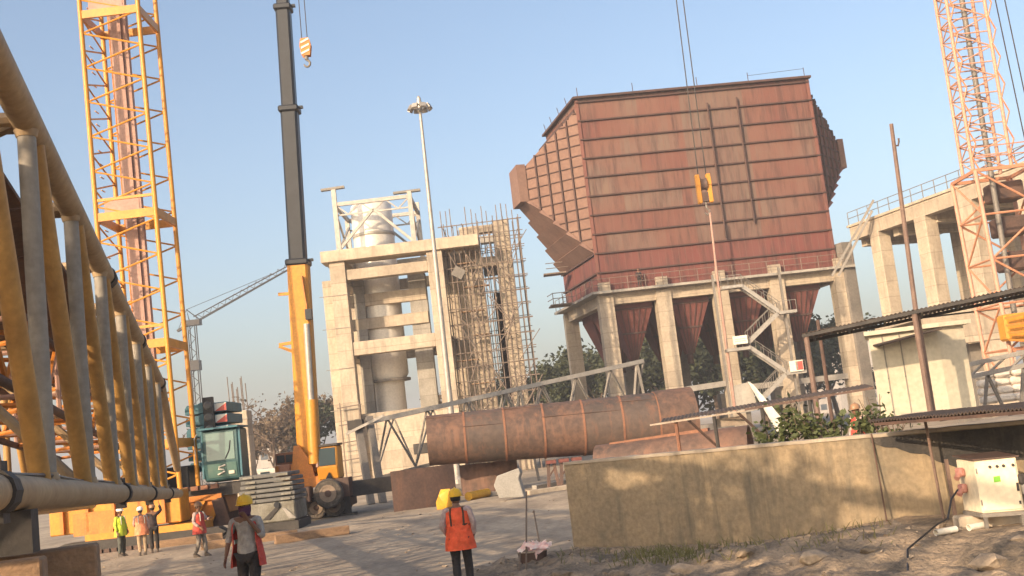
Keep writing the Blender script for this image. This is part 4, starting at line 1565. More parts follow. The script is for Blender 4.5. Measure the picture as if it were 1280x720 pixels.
sbox(bx0 - .75, bx0 + .75, YS, YS + 1.3, -.2, ztop, 'column')
sbox(bx1 - .5, bx1 + .7, YS, YS + 1.3, -.2, ztop + .2, 'column')
sbox(bx0 - .7, bx0 + .7, YS + 5, YS + 6.2, -.2, ztop, 'column', 'conc_grey')
sbox(bx1 - .5, bx1 + .6, YS + 5, YS + 6.2, -.2, ztop, 'column', 'conc_grey')
for y0, y1 in ((281, 290), (321, 333)):
    sbox(bx0 + .76, bx1 - .51, YS + .1, YS + 1.1, P(605, y1, YS).z, P(605, y0, YS).z, 'beam')
    sbox(bx0 + .76, bx1 - .51, YS + 5, YS + 6, P(605, y1, YS).z, P(605, y0, YS).z, 'beam', 'conc_grey')
sbox(bx0 - .7, bx1 + .6, YS + 1.35, YS + 4.95, P(605, 322, YS).z, P(605, 318, YS).z, 'slab', 'conc_dark_and_shade')
sbox(bx1 - 1.2, bx1, YS + 6.3, YS + 6.6, P(605, 500, YS).z, P(605, 355, YS).z, 'infill_wall', 'rust_dark')
lx = sx(578, 420)
sbox(lx - .95, lx + .65, YS + 1.5, YS + 3, -.2, P(575, 303, YS).z, 'side_column')
sbox(lx + .66, bx0 - .8, YS + 1.6, YS + 2.6, P(575, 330, YS).z, P(575, 310, YS).z, 'side_beam')
sc_ = thing('scaffolding', (sx(625, 420), YS - 1, 0), 'dense web of rusty tube scaffolding around the unfinished tower', 'scaffolding')
std, led, brc = Parts(sc_, 'standard', 'scaf'), Parts(sc_, 'ledger', 'scaf'), Parts(sc_, 'brace', 'scaf')
gx0, gx1 = sx(568, 420), sx(664, 420)
zt_ = P(640, 268, YS).z
nxs = 15
rr = random.Random(4)
xsS = [gx0 + (gx1 - gx0) * k / nxs for k in range(nxs + 1)]
for iy, y in enumerate((YS - 1.6, YS - .6, YS + 7.2)):
    for k, x in enumerate(xsS):
        top = zt_ + rr.uniform(-1.2, .9)
        j = rr.uniform(-.06, .06)
        std.add(MB().tube((x + j, y, 0), (x - j, y + rr.uniform(-.05, .05), top), .036, n=5))
    for k in range(17):
        z = 1.6 + k * (zt_ - 2.2) / 16
        led.add(MB().tube((gx0 - .3, y - .06, z + rr.uniform(-.12, .12)), (gx1 + .3, y - .06, z + rr.uniform(-.12, .12)), .034, n=5))
for x in xsS[::2] + [gx1]:
    for k in range(17):
        z = 1.6 + k * (zt_ - 2.2) / 16
        led.add(MB().tube((x, YS - 1.7, z), (x, YS - .4, z), .034, n=5))
for x in (gx1, gx1 - 1.2, gx0):
    for k in range(17):
        z = 1.6 + k * (zt_ - 2.2) / 16
        led.add(MB().tube((x + .05, YS - .4, z), (x + .05, YS + 7.3, z), .034, n=5))
    for y in (YS + 1.5, YS + 3.5, YS + 5.4):
        std.add(MB().tube((x, y, 0), (x, y, zt_ + rr.uniform(-.8, .6)), .036, n=5))
for k in range(46):
    x = rr.uniform(gx0, gx1 - 1.6)
    z = rr.uniform(1, zt_ - 3.5)
    d = rr.choice((-1, 1)) * rr.uniform(.8, 2)
    brc.add(MB().tube((x + .8, YS - 1.72, z), (x + .8 + d, YS - 1.72, z + rr.uniform(1.5, 3.2)), .034, n=5))
for p_ in (std, led, brc):
    p_.done()
for k in range(7):
    z = P(600, 300 + k * 30, YS).z
    x = rr.uniform(gx0 + .5, gx0 + 2.4)
    MB().box((x, YS - 1.1, z), (rr.uniform(1.2, 2.2), .7, .06)).build('plank', 'timber', sc_)
MB().box((sx(575, 345), YS - 1.9, P(575, 345, YS).z), (.9, .1, .8), 0, Matrix.Rotation(.6, 3, 'Y')).build('hanging_sheet', 'conc_dark_and_shade', sc_)

# ------------------------------------------------------------------ light mast
YL = 76
mp0 = P(562, 505, YL)
mast = thing('light_mast', (mp0.x, YL, 0), 'very tall tapering grey high mast light with a ring of floodlights', 'street light')
zt_m = P(525, 138, YL).z
xm = P(525, 138, YL).x
MB().path([(mp0.x, YL, 0), (lerp(mp0, Vector((xm, YL, 0)), .5).x, YL, zt_m * .5), (xm, YL, zt_m)], [.24, .17, .10], 12).build('pole', 'steel', mast, True)
MB().lathe((mp0.x, YL, 0), [(.4, 0), (.4, .3), (.26, .5)], 12).build('base', 'steel', mast)
MB().lathe((xm, YL, zt_m - .1), [(.18, 0), (.2, .5), (.14, 1.0), (.05, 1.15)], 10).build('head', 'steel', mast)
rg = MB()
rg.path([Vector((xm + .62 * math.cos(t), YL + .62 * math.sin(t), zt_m + .25)) for t in [2 * math.pi * k / 16 for k in range(17)]], .05, 5)
for k in range(8):
    t = 2 * math.pi * k / 8
    rg.tube((xm, YL, zt_m + .3), (xm + .62 * math.cos(t), YL + .62 * math.sin(t), zt_m + .25), .03, n=4)
rg.build('ring', 'steel_grey', mast)
for k in range(8):
    t = 2 * math.pi * (k + .5) / 8
    c = Vector((xm + .72 * math.cos(t), YL + .72 * math.sin(t), zt_m + .18))
    MB().box(c, (.18, .42, .36), t, Matrix.Rotation(t, 3, 'Z') @ Matrix.Rotation(-.5, 3, 'Y')).build('floodlight', 'steel', mast)

# ------------------------------------------------------------------ concrete portal frame on the right
pf = thing('portal_frame', P(1150, 480, 92), 'long concrete portal frame with railed top deck at the right', 'frame structure')
pf.location.z = 0
E0, E1 = P(1062, 286, 100.2), P(1204, 233, 85.7)
E1.z = E0.z = (E0.z + E1.z) / 2
PD = (E1 - E0)
PD.z = 0
PL = PD.length
PD.normalize()
PN = Vector((PD.y, -PD.x, 0))
if PN.x > 0:
    PN = -PN                              # outward, to the left and to the viewer
PB = -PN
pz = E0.z
ang = math.atan2(PD.y, PD.x)
p0 = Vector((E0.x, E0.y, 0))
X_ = lambda a, b, z: p0 + PD * a + PB * b + Z * z
ext = PL + 16
MB().beam(X_(0, .5, pz - .55), X_(ext, .5, pz - .55), 1.0, 1.2).build('edge_beam', 'conc', pf)
MB().beam(X_(0, 9, pz - .55), X_(ext, 9, pz - .55), 1.0, 1.2).build('edge_beam', 'conc', pf)
MB().prism([X_(-.2, -.15, pz + .05), X_(ext, -.15, pz + .05), X_(ext, 9.6, pz + .05), X_(-.2, 9.6, pz + .05)], (0, 0, .2)).build('deck_slab', 'conc', pf)
for a in (.4, PL * .33, PL * .66, PL, PL + 8):
    MB().beam(X_(a, 1.02, pz - 1.0), X_(a, 8.48, pz - 1.0), .8, 1.6).build('cross_beam', 'conc', pf)


def at_px(px, b, z):
    best = None
    for k in range(-40, 600):
        a = k * .05
        d = X_(a, b, z) - CAM
        x = 640 + F * d.dot(RIGHT) / d.dot(FWD)
        if best is None or abs(x - px) < best[0]:
            best = (abs(x - px), a)
    return best[1]


for px, wd in ((1103, 1.3), (1160, 1.4), (1217, 1.5), (1290, 1.5)):
    a = at_px(px, .5, pz - 3)
    MB().box(X_(a, .55, (pz - 1.2) / 2), (wd, 1.25, pz - .95), ang).build('column', 'conc', pf, bevel=.05)
    MB().box(X_(a, 9, (pz - 1.2) / 2), (wd, 1.2, pz - .95), ang).build('column', 'conc', pf, bevel=.05)
a = at_px(1071, .5, 10)
MB().box(X_(a, .2, (pz + .1) / 2 - .6), (1.1, 1.1, pz - 1), ang).build('column', 'conc_dark_and_shade', pf)  # end column darkened, its shade put into the colour
prl = Parts(pf, 'rail_post', 'steel_grey')
for k in range(int(ext / 1.5) + 1):
    p = X_(k * 1.5, 0, pz + .25)
    prl.add(MB().tube(p, p + Z * 1.15, .04, n=5))
for h in (.6, 1.15):
    MB().tube(X_(0, 0, pz + .25 + h), X_(ext, 0, pz + .25 + h), .035, n=5).build('hand_rail', 'steel_grey', pf)
for u in (0, .9):
    MB().beam(P(1040 + u * 9, 345, 97), P(1092 - u * 2, 250 + u * 15, 96), .12, .2).build('loose_strut', 'steel_grey', pf)
# low concrete building under the frame
lb = thing('concrete_shed', P(1190, 500, 66), 'low pale concrete building with a dark opening behind the cream cabin', 'building')
lb.location.z = 0
YQ = 66
f = lambda px, py: P(px, py, YQ)
A, B = f(1150, 382), f(1275, 358)
hz = (f(1180, 393).z)
MB().box(((A.x + B.x) / 2, YQ + .5, hz - .9), (B.x - A.x, 1.0, 1.8)).build('lintel_beam', 'conc', lb)
MB().box((f(1250, 430).x, YQ + .5, hz / 2 - .9), (1.5, 1.1, hz - 1.9)).build('pillar', 'conc', lb)
MB().box(((A.x + B.x) / 2, YQ + 4.5, hz + .05), (B.x - A.x, 9, .3)).build('roof_slab', 'conc', lb)
MB().box((f(1228, 430).x, YQ + 3, hz / 2 - .9), (.7, 3.8, hz - 1.9)).build('inner_wall', 'conc_dark_and_shade', lb)
MB().box((f(1190, 405).x, YQ + 6, hz - 1.2), (5.0, .4, 2.2)).build('inner_beam', 'conc_dark_and_shade', lb)

# ------------------------------------------------------------------ far things
fc = thing('tower_crane', P(250, 560, 250), 'small far grey tower crane with a long raised jib', 'tower crane')
fc.location.z = 0
YC = 250
piv = P(240, 406, YC)
xb = piv.x
for dx in (-.75, .75):
    for dy in (-.75, .75):
        MB().tube((xb + dx, YC + dy, 0), (xb + dx, YC + dy, piv.z), .13, n=4).build('mast_chord', 'dark', fc)
n = 22
for k in range(n):
    z0, z1 = piv.z * k / n, piv.z * (k + 1) / n
    s_ = 1 if k % 2 else -1
    MB().tube((xb - .75 * s_, YC - .75, z0), (xb + .75 * s_, YC - .75, z1), .08, n=4).build('mast_brace', 'dark', fc)
MB().box((xb, YC, P(243, 457, YC).z), (2.3, 2.3, 2.2)).build('climbing_cage', 'dark', fc)
MB().box((xb + .3, YC, piv.z + .4), (3.4, 2.2, 1.2)).build('slewing_deck', 'dark', fc)
tip, apex, ctr = P(364, 335, YC), P(233, 387, YC), P(222, 414, YC)
J0 = piv + Vector((1.0, 0, .6))
jd = (tip - J0).normalized()
jn = Vector((-jd.z, 0, jd.x))
for o_ in (Vector((0, -.6, 0)), Vector((0, .6, 0)), jn * 1.3):
    MB().tube(J0 + o_, tip + o_ * .6, .13, n=4).build('jib_chord', 'dark', fc)
for k in range(26):
    a, b = lerp(J0, tip, k / 26), lerp(J0, tip, (k + 1) / 26)
    MB().tube(a + (jn * 1.3 if k % 2 else Vector((0, -.6, 0))), b + (Vector((0, -.6, 0)) if k % 2 else jn * 1.3), .07, n=4).build('jib_brace', 'dark', fc)
MB().path([piv + Vector((-.5, 0, .8)), apex, piv + Vector((2, 0, .8))], .14, 4).build('apex_frame', 'dark', fc)
MB().beam(piv + Z * .6, ctr, .9, .5).build('counter_jib', 'dark', fc)
MB().tube(apex, ctr, .06, n=4).build('tie', 'dark', fc)
MB().tube(apex, lerp(J0, tip, .82) + jn, .06, n=4).build('tie', 'dark', fc)

# unfinished pier with starter bars
pr = thing('unfinished_pier', P(300, 590, 96), 'pale half-built concrete pier with tall bare rebar behind the teal crane', 'pier')
pr.location.z = 0
YP = 96
x = P(303, 560, YP).x
zt2 = P(300, 514, YP).z
MB().box((x, YP, zt2 / 2), (1.7, 1.7, zt2)).build('shaft', 'conc', pr, bevel=.05)
for k in range(5):
    MB().box((x, YP - .87, .8 + k * zt2 / 5), (1.76, .06, .08)).build('pour_joint', 'conc_grey', pr)
for k in range(8):
    dx, dy = -.6 + .4 * (k % 4), -.6 if k < 4 else .6
    MB().tube((x + dx, YP + dy, zt2 - .2), (x + dx - .05, YP + dy, P(300, 470 + (k * 7) % 20, YP).z), .04, n=4).build('rebar', 'scaf', pr)
for (px, pt_, Y, w_, lab, n_f) in ((318, 540, 190, 9, 'low grey far building at the left beside the unfinished pier', 3), (1080, 468, 200, 5, 'small grey far building seen beside the cream cabin', 4),
                                  (1212, 428, 180, 7, 'pale far building with dark windows seen through the concrete shed', 5), (1045, 375, 230, 14, 'hazy far building under the right end of the bunker', 6)):
    q = P(px, pt_, Y)
    fb = thing('far_building', (q.x, Y, 0), lab, 'building')
    if px == 1045:
        q.z = P(1045, 430, Y).z
    MB().box((q.x, Y + 4, q.z / 2), (w_, 8, q.z)).build('wall', 'far_block', fb)
    MB().box((q.x, Y + 4, q.z + .15), (w_ + .6, 8.6, .3)).build('roof', 'conc_grey', fb)
    for r_ in range(n_f):
        for c_ in range(max(2, int(w_ / 2.4))):
            MB().box((q.x - w_ / 2 + 1.2 + c_ * 2.3, Y - .02, q.z * (r_ + .55) / n_f), (1.2, .1, q.z / n_f * .5)).build('window', 'far_win', fb)
for i, (px, lab) in enumerate(((328, 'white van parked far off under the brown trees, left of two'), (343, 'white van parked far off under the brown trees, right of two'))):
    Y = 112 + i * 4
    q = P(px, 600, Y)
    van = thing('parked_van', (q.x, Y, 0), lab, 'van', 'white vans parked far off', R(20))
    MB().prism([(-2.2, -.9, .5), (2.2, -.9, .5), (2.3, -.9, 1.2), (1.7, -.9, 1.5), (1.2, -.9, 2.3), (-2.1, -.9, 2.4)], (0, 1.8, 0)).build('body', 'white', van, local=True, bevel=.08)
    MB().prism([(1.2, -.86, 2.1), (1.75, -.86, 1.5), (1.85, -.86, 1.52), (1.3, -.86, 2.15)], (0, 1.7, 0)).build('windscreen', 'glass_dark', van, local=True)
    for xw in (.2, -1.0):
        MB().box((xw, -.91, 1.8), (.9, .04, .55)).build('side_window', 'glass_dark', van, local=True)
    for xw in (-1.4, 1.4):
        for yw in (-.85, .85):
            MB().lathe((xw, yw - .1, .36), [(.36, 0), (.36, .2)], 14, (0, 1, 0)).build('wheel', 'rubber', van, local=True)
# ------------------------------------------------------------------ the near lattice boom lying along the left
def lattice(root, C0, C1, npan, rch, rlace, m_ch, m_lace, faces, zig=True, strut=True, m_strut=None, limit=100, lace_n=6, both=False):
    """C0/C1: chord start and end points; faces: pairs of chord indices"""
    for a, b in zip(C0, C1):
        MB().tube(a, b, rch, n=12).build('chord', m_ch, root, True)
    lc, stt = Parts(root, 'lacing', m_lace, limit), Parts(root, 'strut', m_strut or m_lace, limit)
    for (i, j) in faces:
        for k in range(npan):
            t0, t1 = k / npan, (k + 1) / npan
            if zig:
                p, q = (i, j) if k % 2 else (j, i)
                lc.add(MB().tube(lerp(C0[p], C1[p], t0), lerp(C0[q], C1[q], t1), rlace, n=lace_n, cap=False), True)
                if both:
                    lc.add(MB().tube(lerp(C0[q], C1[q], t0), lerp(C0[p], C1[p], t1), rlace, n=lace_n, cap=False), True)
            if strut and k % strut == 0:
                stt.add(MB().tube(lerp(C0[i], C1[i], t0), lerp(C0[j], C1[j], t0), rlace, n=lace_n, cap=False), True)
    lc.done()
    stt.done()


bR0, bR1 = P(-60, 616, 8.0), P(224, 617, 41)
# the right face is upright: top chord above the bottom one
tz0, tz1 = P(2, 40, 10).z, P(206, 473, 33).z
bdir = (bR1 - bR0)
Lb = bdir.length
# extend a little towards the viewer beyond the picture
bS = bR0 - bdir * .13


def bz(Y):                                # height of the top chord at a depth
    return tz0 + (tz1 - tz0) * (Y - 10) / 23


def bpt(Y):
    t = (Y - bR0.y) / (bR1.y - bR0.y)
    return lerp(bR0, bR1, t)


BW = 3.5
side = Vector((bdir.y, -bdir.x, 0)).normalized()
if side.x > 0:
    side = -side
boom = thing('lattice_boom', (bpt(20).x - 1.7, 20, 0), 'huge dusty yellow tubular lattice boom lying along the left edge, nearest of the booms', 'crane boom')
Y0, Y1, Y2 = 3.4, 34.0, 41.0
bot0, bot1, bot2 = bpt(Y0), bpt(Y1), bpt(Y2)
top0, top1 = Vector((bot0.x, Y0, bz(Y0))), Vector((bot1.x, Y1, bz(Y1)))
top2 = bot2 + Z * .9
dL = side * BW
rc = .165
MB().path([bot0, bot1, bot2], [rc, rc, rc * .9], 20).build('bottom_chord', 'tube_tan', boom, True)
MB().path([bot0 + dL, bot1 + dL, bot2 + dL * .85], [rc, rc, rc * .9], 16).build('bottom_chord', 'yellow_old', boom, True)
MB().path([top0, top1, top2], [rc, rc, rc * .8], 20).build('top_chord', 'tube_tan', boom, True)
MB().path([top0 + dL, top1 + dL, top2 + dL * .85], [rc, rc, rc * .8], 16).build('top_chord', 'yellow_old', boom, True)
for Yf in (9.45, 19.9, 26.5, 33.8):      # section joints
    for base in (bpt(Yf), Vector((bpt(Yf).x, Yf, bz(Yf))) if Yf < 34 else None):
        if base is None:
            continue
        d = bdir.normalized()
        j = MB()
        j.tube(base - d * .16, base + d * .16, rc * 1.2, n=12)
        j.box(base + d * .0 - Z * .0, (.16, .3, .52), math.atan2(-d.x, d.y))
        j.build('section_joint', 'dark', boom)
ps, dg_, cr_ = Parts(boom, 'post', 'tube_grey'), Parts(boom, 'diagonal', 'yellow_old'), Parts(boom, 'cross_tube', 'tube_tan')
pitch = 3.4
Yk = 12.15 - 2 * pitch
k = 0
tpt_ = lambda Y: Vector((bpt(Y).x, Y, bz(Y)))
while Yk < 34:
    b_, t_ = bpt(Yk), tpt_(Yk)
    Yp = max(Yk - pitch + .45, Y0)
    Yn = min(Yk + pitch, 34)
    for q, first in ((Vector((0, 0, 0)), True), (dL, False)):
        w_ = .102 if first else .09
        ps.m = 'tube_grey' if first else 'yellow_old'  # near-face posts get the greyed colour that stands for their shade
        ps.add(MB().tube(b_ + q, t_ + q, w_, n=14, cap=False), True)
        dg_.add(MB().tube(bpt(Yk - .38) + q, tpt_(Yp) + q, w_ * 1.08, n=14, cap=False), True)
    cr_.add(MB().tube(t_, t_ + dL, .085, n=8, cap=False), True)
    cr_.add(MB().tube(tpt_(Yk + .3), tpt_(Yk + .3) + dL, .06, n=8, cap=False), True)
    cr_.add(MB().tube(b_, b_ + dL, .085, n=8, cap=False), True)
    cr_.add(MB().tube(t_, tpt_(Yn) + dL, .075, n=8, cap=False), True)
    cr_.add(MB().tube(b_ + dL, bpt(Yn), .075, n=8, cap=False), True)
    if k % 2 == 1:
        cr_.add(MB().tube(b_, t_ + dL, .075, n=8, cap=False), True)
    Yk += pitch
    k += 1
gs_ = Parts(boom, 'weld_collar', 'tube_tan')
Yk = 12.15 - 2 * pitch
while Yk < 34:
    b_, t_ = bpt(Yk), tpt_(Yk)
    d = bdir.normalized()
    gs_.add(MB().tube(b_ + Z * (rc - .03), b_ + Z * (rc + .05), .135, .112, n=14), True)
    gs_.add(MB().tube(t_ - Z * (rc - .03), t_ - Z * (rc + .05), .135, .112, n=14), True)
    gs_.add(MB().beam(b_ + Z * (rc + .04) - d * .02, b_ + Z * (rc + .04) - d * .34, .02, .2), False)
    Yk += pitch
for p_ in (ps, dg_, cr_, gs_):
    p_.done()
# cable sagging along the top of the lower chord
pts = []
for k in range(60):
    Y = 7 + k * .55
    b_ = bpt(Y)
    pts.append(b_ + Z * (rc + .015 - .02 * abs(math.sin(k * .35))) + side * (-.03 + .03 * math.sin(k * .5)))
MB().path(pts, .022, 6).build('cable', 'black', boom, True)
# a folded inner jib lying inside the boom
ij = thing('jib_section', (bpt(16).x - 1.8, 16, 2.6), 'rusty brown lattice jib stored inside the near yellow boom', 'crane jib')
def ipt(Y, u, z):
    return bpt(Y) + side * u + Z * z
C0 = [ipt(4.5, .9, 1.75), ipt(4.5, 2.7, 1.75), ipt(4.5, .9, 3.05), ipt(4.5, 2.7, 3.05)]
C1 = [ipt(32, .9, 1.3), ipt(32, 2.7, 1.3), ipt(32, .9, 2.3), ipt(32, 2.7, 2.3)]
lattice(ij, C0, C1, 18, .07, .045, 'rust_dark', 'orange', [(0, 2), (1, 3), (2, 3), (0, 1)], strut=2, m_strut='pinkgrey')
# walkway boards added along the top of the boom to shade it
wk = thing('walkway', (bpt(20).x - 2, 20, 6.4), 'dark walkway boards added along the top of the near yellow boom to shade it', 'walkway')
for k in range(9):
    Ya = 11.6 + k * 2.35
    Yb = Ya + 2.28
    A = Vector((bpt(Ya).x, Ya, bz(Ya) - .45)) + side * 1.35
    B = Vector((bpt(Yb).x, Yb, bz(Yb) - .45)) + side * 1.35
    MB().beam(A, B, 2.0, .06).build('board', 'rust_dark', wk)
# a second boom section lying further left
sb = thing('boom_section', (bpt(18).x - 7.5, 18, 1.0), 'second yellow lattice boom section lying behind the near boom at the left edge', 'crane boom')
def spt(Y, u, z):
    q = bpt(Y)
    return Vector((q.x, Y, z)) + side * u
C0 = [spt(3, 5.4, 1.0), spt(3, 8.0, 1.0), spt(3, 5.4, 3.6), spt(3, 8.0, 3.6)]
C1 = [spt(33, 5.4, 1.0), spt(33, 8.0, 1.0), spt(33, 5.4, 3.6), spt(33, 8.0, 3.6)]
lattice(sb, C0, C1, 15, .13, .085, 'yellow', 'yellow', [(0, 2), (1, 3), (2, 3), (0, 1)], strut=1, m_strut='yellow_old', lace_n=10)
# cribbing under the near end of the boom
cb = G(30, 712, .3)
crib = thing('boom_trestle', (bpt(10.2).x, 10.2, 0), 'dark brown trestle of heavy timbers carrying the near end of the long boom', 'trestle')
bx, bzz = bpt(10.2), bpt(10.2).z - rc
for k in range(6):
    z = .18 + k * .36
    if k % 2 == 0:
        for s_ in (-.8, .8):
            MB().box((bx.x + s_ * .55 - .35, 10.2, z), (.32, 1.7, .34), R(15)).build('timber', 'timber', crib, bevel=.02)
    else:
        for s_ in (-.6, .6):
            MB().box((bx.x - .35, 10.2 + s_, z), (1.6, .32, .34), R(15)).build('timber', 'timber', crib, bevel=.02)
MB().box((bx.x - .3, 10.2, (bzz + 2.17) / 2), (.9, .4, max(.05, bzz - 2.17)), R(15)).build('saddle', 'dark', crib)
for i, (px, py, L, rz, lab) in enumerate([(98, 702, 1.5, 75, 'squared timber on the ground under the near boom, left of the workers'),
                                         (390, 668, 2.6, 24, 'long pale timber sleeper on the ground before the grey weights'), (312, 674, 3.4, 15, 'dark timber sleeper lying behind the masked worker'),
                                         (236, 675, 2.6, 18, 'short dark timber sleeper behind the worker in patterned trousers')]):
    q = G(px, py, .15)
    o = MB().box((q.x, q.y, ground_z(q.x, q.y) + .13), (L, .34, .30), R(rz)).build('timber_sleeper', 'timber', bevel=.02)
    tag(o, lab, 'timber', 'timber sleepers on the ground')

# ------------------------------------------------------------------ standing yellow lattice boom
YT = 47.0
base = P(186, 600, YT)
top = P(135, -10, YT)
tl_ = thing('standing_boom', (base.x, YT, 0), 'tall upright bright yellow lattice boom at the left, rising out of the picture', 'crane boom')
ax = Vector((top.x - base.x, 0, top.z - base.z)).normalized()
hw = 1.28
H = 25.0
def tpt(h, dx, dy):
    return Vector((base.x, YT + 1.3, 1.2)) + ax * h + Vector((dx, dy, 0))
C0 = [tpt(0, -hw, -1.3), tpt(0, hw, -1.3), tpt(0, hw, 1.3), tpt(0, -hw, 1.3)]
C1 = [tpt(H, -hw, -1.3), tpt(H, hw, -1.3), tpt(H, hw, 1.3), tpt(H, -hw, 1.3)]
lattice(tl_, C0, C1, 32, .105, .042, 'yellow', 'yellow', [(0, 1), (3, 0), (2, 3)], strut=False, limit=100)
for py in (12, 268, 433, 560):           # stiff frames with plates at the section joints
    h = (P(160, py, YT).z - 1.2) / ax.z
    for i in range(4):
        c4 = [tpt(h, -hw, -1.3), tpt(h, hw, -1.3), tpt(h, hw, 1.3), tpt(h, -hw, 1.3)]
        MB().beam(c4[i], c4[(i + 1) % 4], .12, .36).build('joint_frame', 'yellow', tl_)
    MB().beam(tpt(h + .75, -hw, -1.3), tpt(h + .75, hw, -1.3), .09, .12).build('joint_bar', 'yellow', tl_)
    if py in (12, 268):
        MB().box(tpt(h + .42, -.15, -1.3), (1.5, .05, .5)).build('name_plate', 'pinkgrey', tl_)
MB().beam(tpt(0, -.25, .2), tpt(H, -.25, .2), .5, .45).build('inner_mast', 'pinkgrey', tl_)
MB().beam(tpt(0, .12, .25), tpt(H, .12, .25), .22, .3).build('inner_mast', 'pinkgrey', tl_)
for dx in (-.72, .62):
    MB().tube(tpt(0, dx, .6), tpt(H, dx, .6), .05, n=6).build('pendant', 'orange', tl_)
for k in range(40):
    MB().beam(tpt(1 + k * .6, -hw + .02, -.5), tpt(1 + k * .6, -hw + .02, -.1), .04, .04).build('rung', 'yellow', tl_)

# ------------------------------------------------------------------ crawler crane with teal house
YK = 50.4
cc = thing('crawler_crane', P(250, 650, YK), 'crawler crane with teal counterweights, dark teal cab and orange undercarriage', 'crane')
cc.location.z = 0
g_ = lambda px, py, Y=YK: P(px, py, Y)
# counterweight slabs
x0, x1 = g_(233, 560).x - .1, g_(283, 560).x + .05
z_top, z_bot = g_(258, 502).z, g_(258, 590).z
hs = (z_top - z_bot) / 6
for k in range(6):
    z0 = z_bot + k * hs
    pts = [(x0, YK + .5, z0 + .03), (x1, YK + .5, z0 + .03), (x1, YK + .5, z0 + hs - .06)]
    xm_ = x0 + (x1 - x0) * .62
    pts += [(xm_, YK + .5, z0 + hs - .06), (xm_ - .15, YK + .5, z0 + hs + .02), (x0 + .75, YK + .5, z0 + hs + .02), (x0 + .55, YK + .5, z0 + hs - .06), (x0 + .1, YK + .5, z0 + hs - .06), (x0, YK + .5, z0 + hs - .2)]
    sl = MB().prism(pts, (0, 2.6, 0)).build('counterweight_slab', 'teal', cc, bevel=.02)
    if k >= 3:
        a, b = x1 - .62, x1 - .03
        MB().prism([(a, YK + .49, z0 + .07), (b, YK + .49, z0 + .07), (b, YK + .49, z0 + hs - .1), (a, YK + .49, z0 + hs - .1)], (0, -.015, 0)).build('white_marking', 'white', sl)
        MB().prism([(a + .05, YK + .47, z0 + .07), (b, YK + .47, z0 + .07), (b, YK + .47, z0 + hs - .12)], (0, -.015, 0)).build('red_marking', 'sign_red', sl)
xc = g_(260, 530).x
MB().box((xc - .02, YK + .36, z_bot + hs * 4.75), (.46, .24, hs * 3.3)).build('valve_column', 'black', cc)
for k in range(3):
    MB().lathe((xc - .02, YK + .25, z_bot + hs * (3.6 + k * 1.03)), [(.18, 0), (.2, -.03), (.14, -.1), (.05, -.1)], 14, (0, 1, 0)).build('round_cover', 'grey_iron', cc, True)
# cab
cy = YK - 1.6
cx0, cx1 = g_(254, 590, cy).x, g_(301, 590, cy).x
cz0, cz1 = g_(275, 603, cy).z, g_(272, 537, cy).z
cw = cx1 - cx0
cab = MB().prism([(cx0 + .02, cy + .12, cz0 + .08), (cx0 + .02, cy, cz0 + .85), (cx0 + .02, cy + .1, cz1), (cx0 + .02, cy + 1.7, cz1), (cx0 + .02, cy + 1.7, cz0)], (cw - .04, 0, 0)).build('cab', 'teal_cab', cc, bevel=.06)
MB().prism([(cx0 + .2, cy + .005, cz0 + .95), (cx1 - .2, cy + .005, cz0 + .95), (cx1 - .2, cy + .085, cz1 - .14), (cx0 + .2, cy + .085, cz1 - .14)], (0, -.03, 0)).build('windscreen', 'glass', cab)
MB().prism([(cx0 + .2, cy + .09, cz0 + .22), (cx1 - .16, cy + .09, cz0 + .22), (cx1 - .16, cy + .012, cz0 + .82), (cx0 + .2, cy + .012, cz0 + .82)], (0, -.03, 0)).build('lower_window', 'glass', cab)
lg = MB()
ctr_ = Vector((cx0 + cw * .5, cy - .02, cz0 + .53))
S_ = [(.2, .2), (-.12, .12), (-.16, .04), (.1, .0), (.14, -.08), (-.2, -.2)]
lg.path([ctr_ + Vector((x * .9, .03 - z * .06 - .02, z)) for x, z in S_], .035, 6)
lg.build('emblem', 'white', cab)
MB().box(ctr_ + Vector((.42, .02, -.14)), (.24, .03, .14)).build('sticker', 'tape', cab)
MB().path([(cx0 + cw * .62, cy - .02, cz0 + .98), (cx0 + cw * .74, cy + .0, cz0 + 1.35), (cx0 + cw * .78, cy + .04, cz0 + 1.75)], .03, 5).build('wiper', 'black', cab)
MB().beam((cx0 - .02, cy + .1, cz0 + .2), (cx0 - .02, cy + .2, cz1), .08, .1).build('cab_post', 'teal', cab)
MB().beam((cx1 + .02, cy + .1, cz0 + .2), (cx1 + .02, cy + .2, cz1), .08, .1).build('cab_post', 'teal', cab)
MB().box(((cx0 + cx1) / 2, cy + .8, cz1 + .07), (cw + .1, 1.9, .08)).build('cab_roof', 'teal', cab)
MB().path([(cx0 - .15, cy, cz1 - .1), (cx0 - .25, cy - .1, cz1 - .3), (cx0 - .25, cy - .1, cz0 + .9)], .025, 5).build('mirror_arm', 'steel', cab)
# house, deck, hoses
MB().box((g_(258, 610).x, YK + .8, g_(258, 612).z - .05), (4.6, 4.5, .5)).build('house_deck', 'dark', cc)
MB().box((g_(241, 590).x - .35, YK - .3, g_(241, 597).z), (1.0, 1.6, 1.1)).build('engine_cover', 'black', cc, bevel=.05)
for k in range(6):
    MB().path([(cx0 - .5 + .1 * k, cy + .6, cz0 - .2), (cx0 - .1 + .12 * k, cy + .2, cz0 - .55 - .05 * k), (cx0 + .5 + .1 * k, cy + .5, cz0 - .2)], .035, 5).build('hose', 'black', cc)
for k in range(4):
    MB().box((g_(248 + k * 12, 612).x, YK - 1.9, g_(250, 610).z + .03), (.3, .3, .18)).build('hydraulic_block', 'rust_weld', cc)
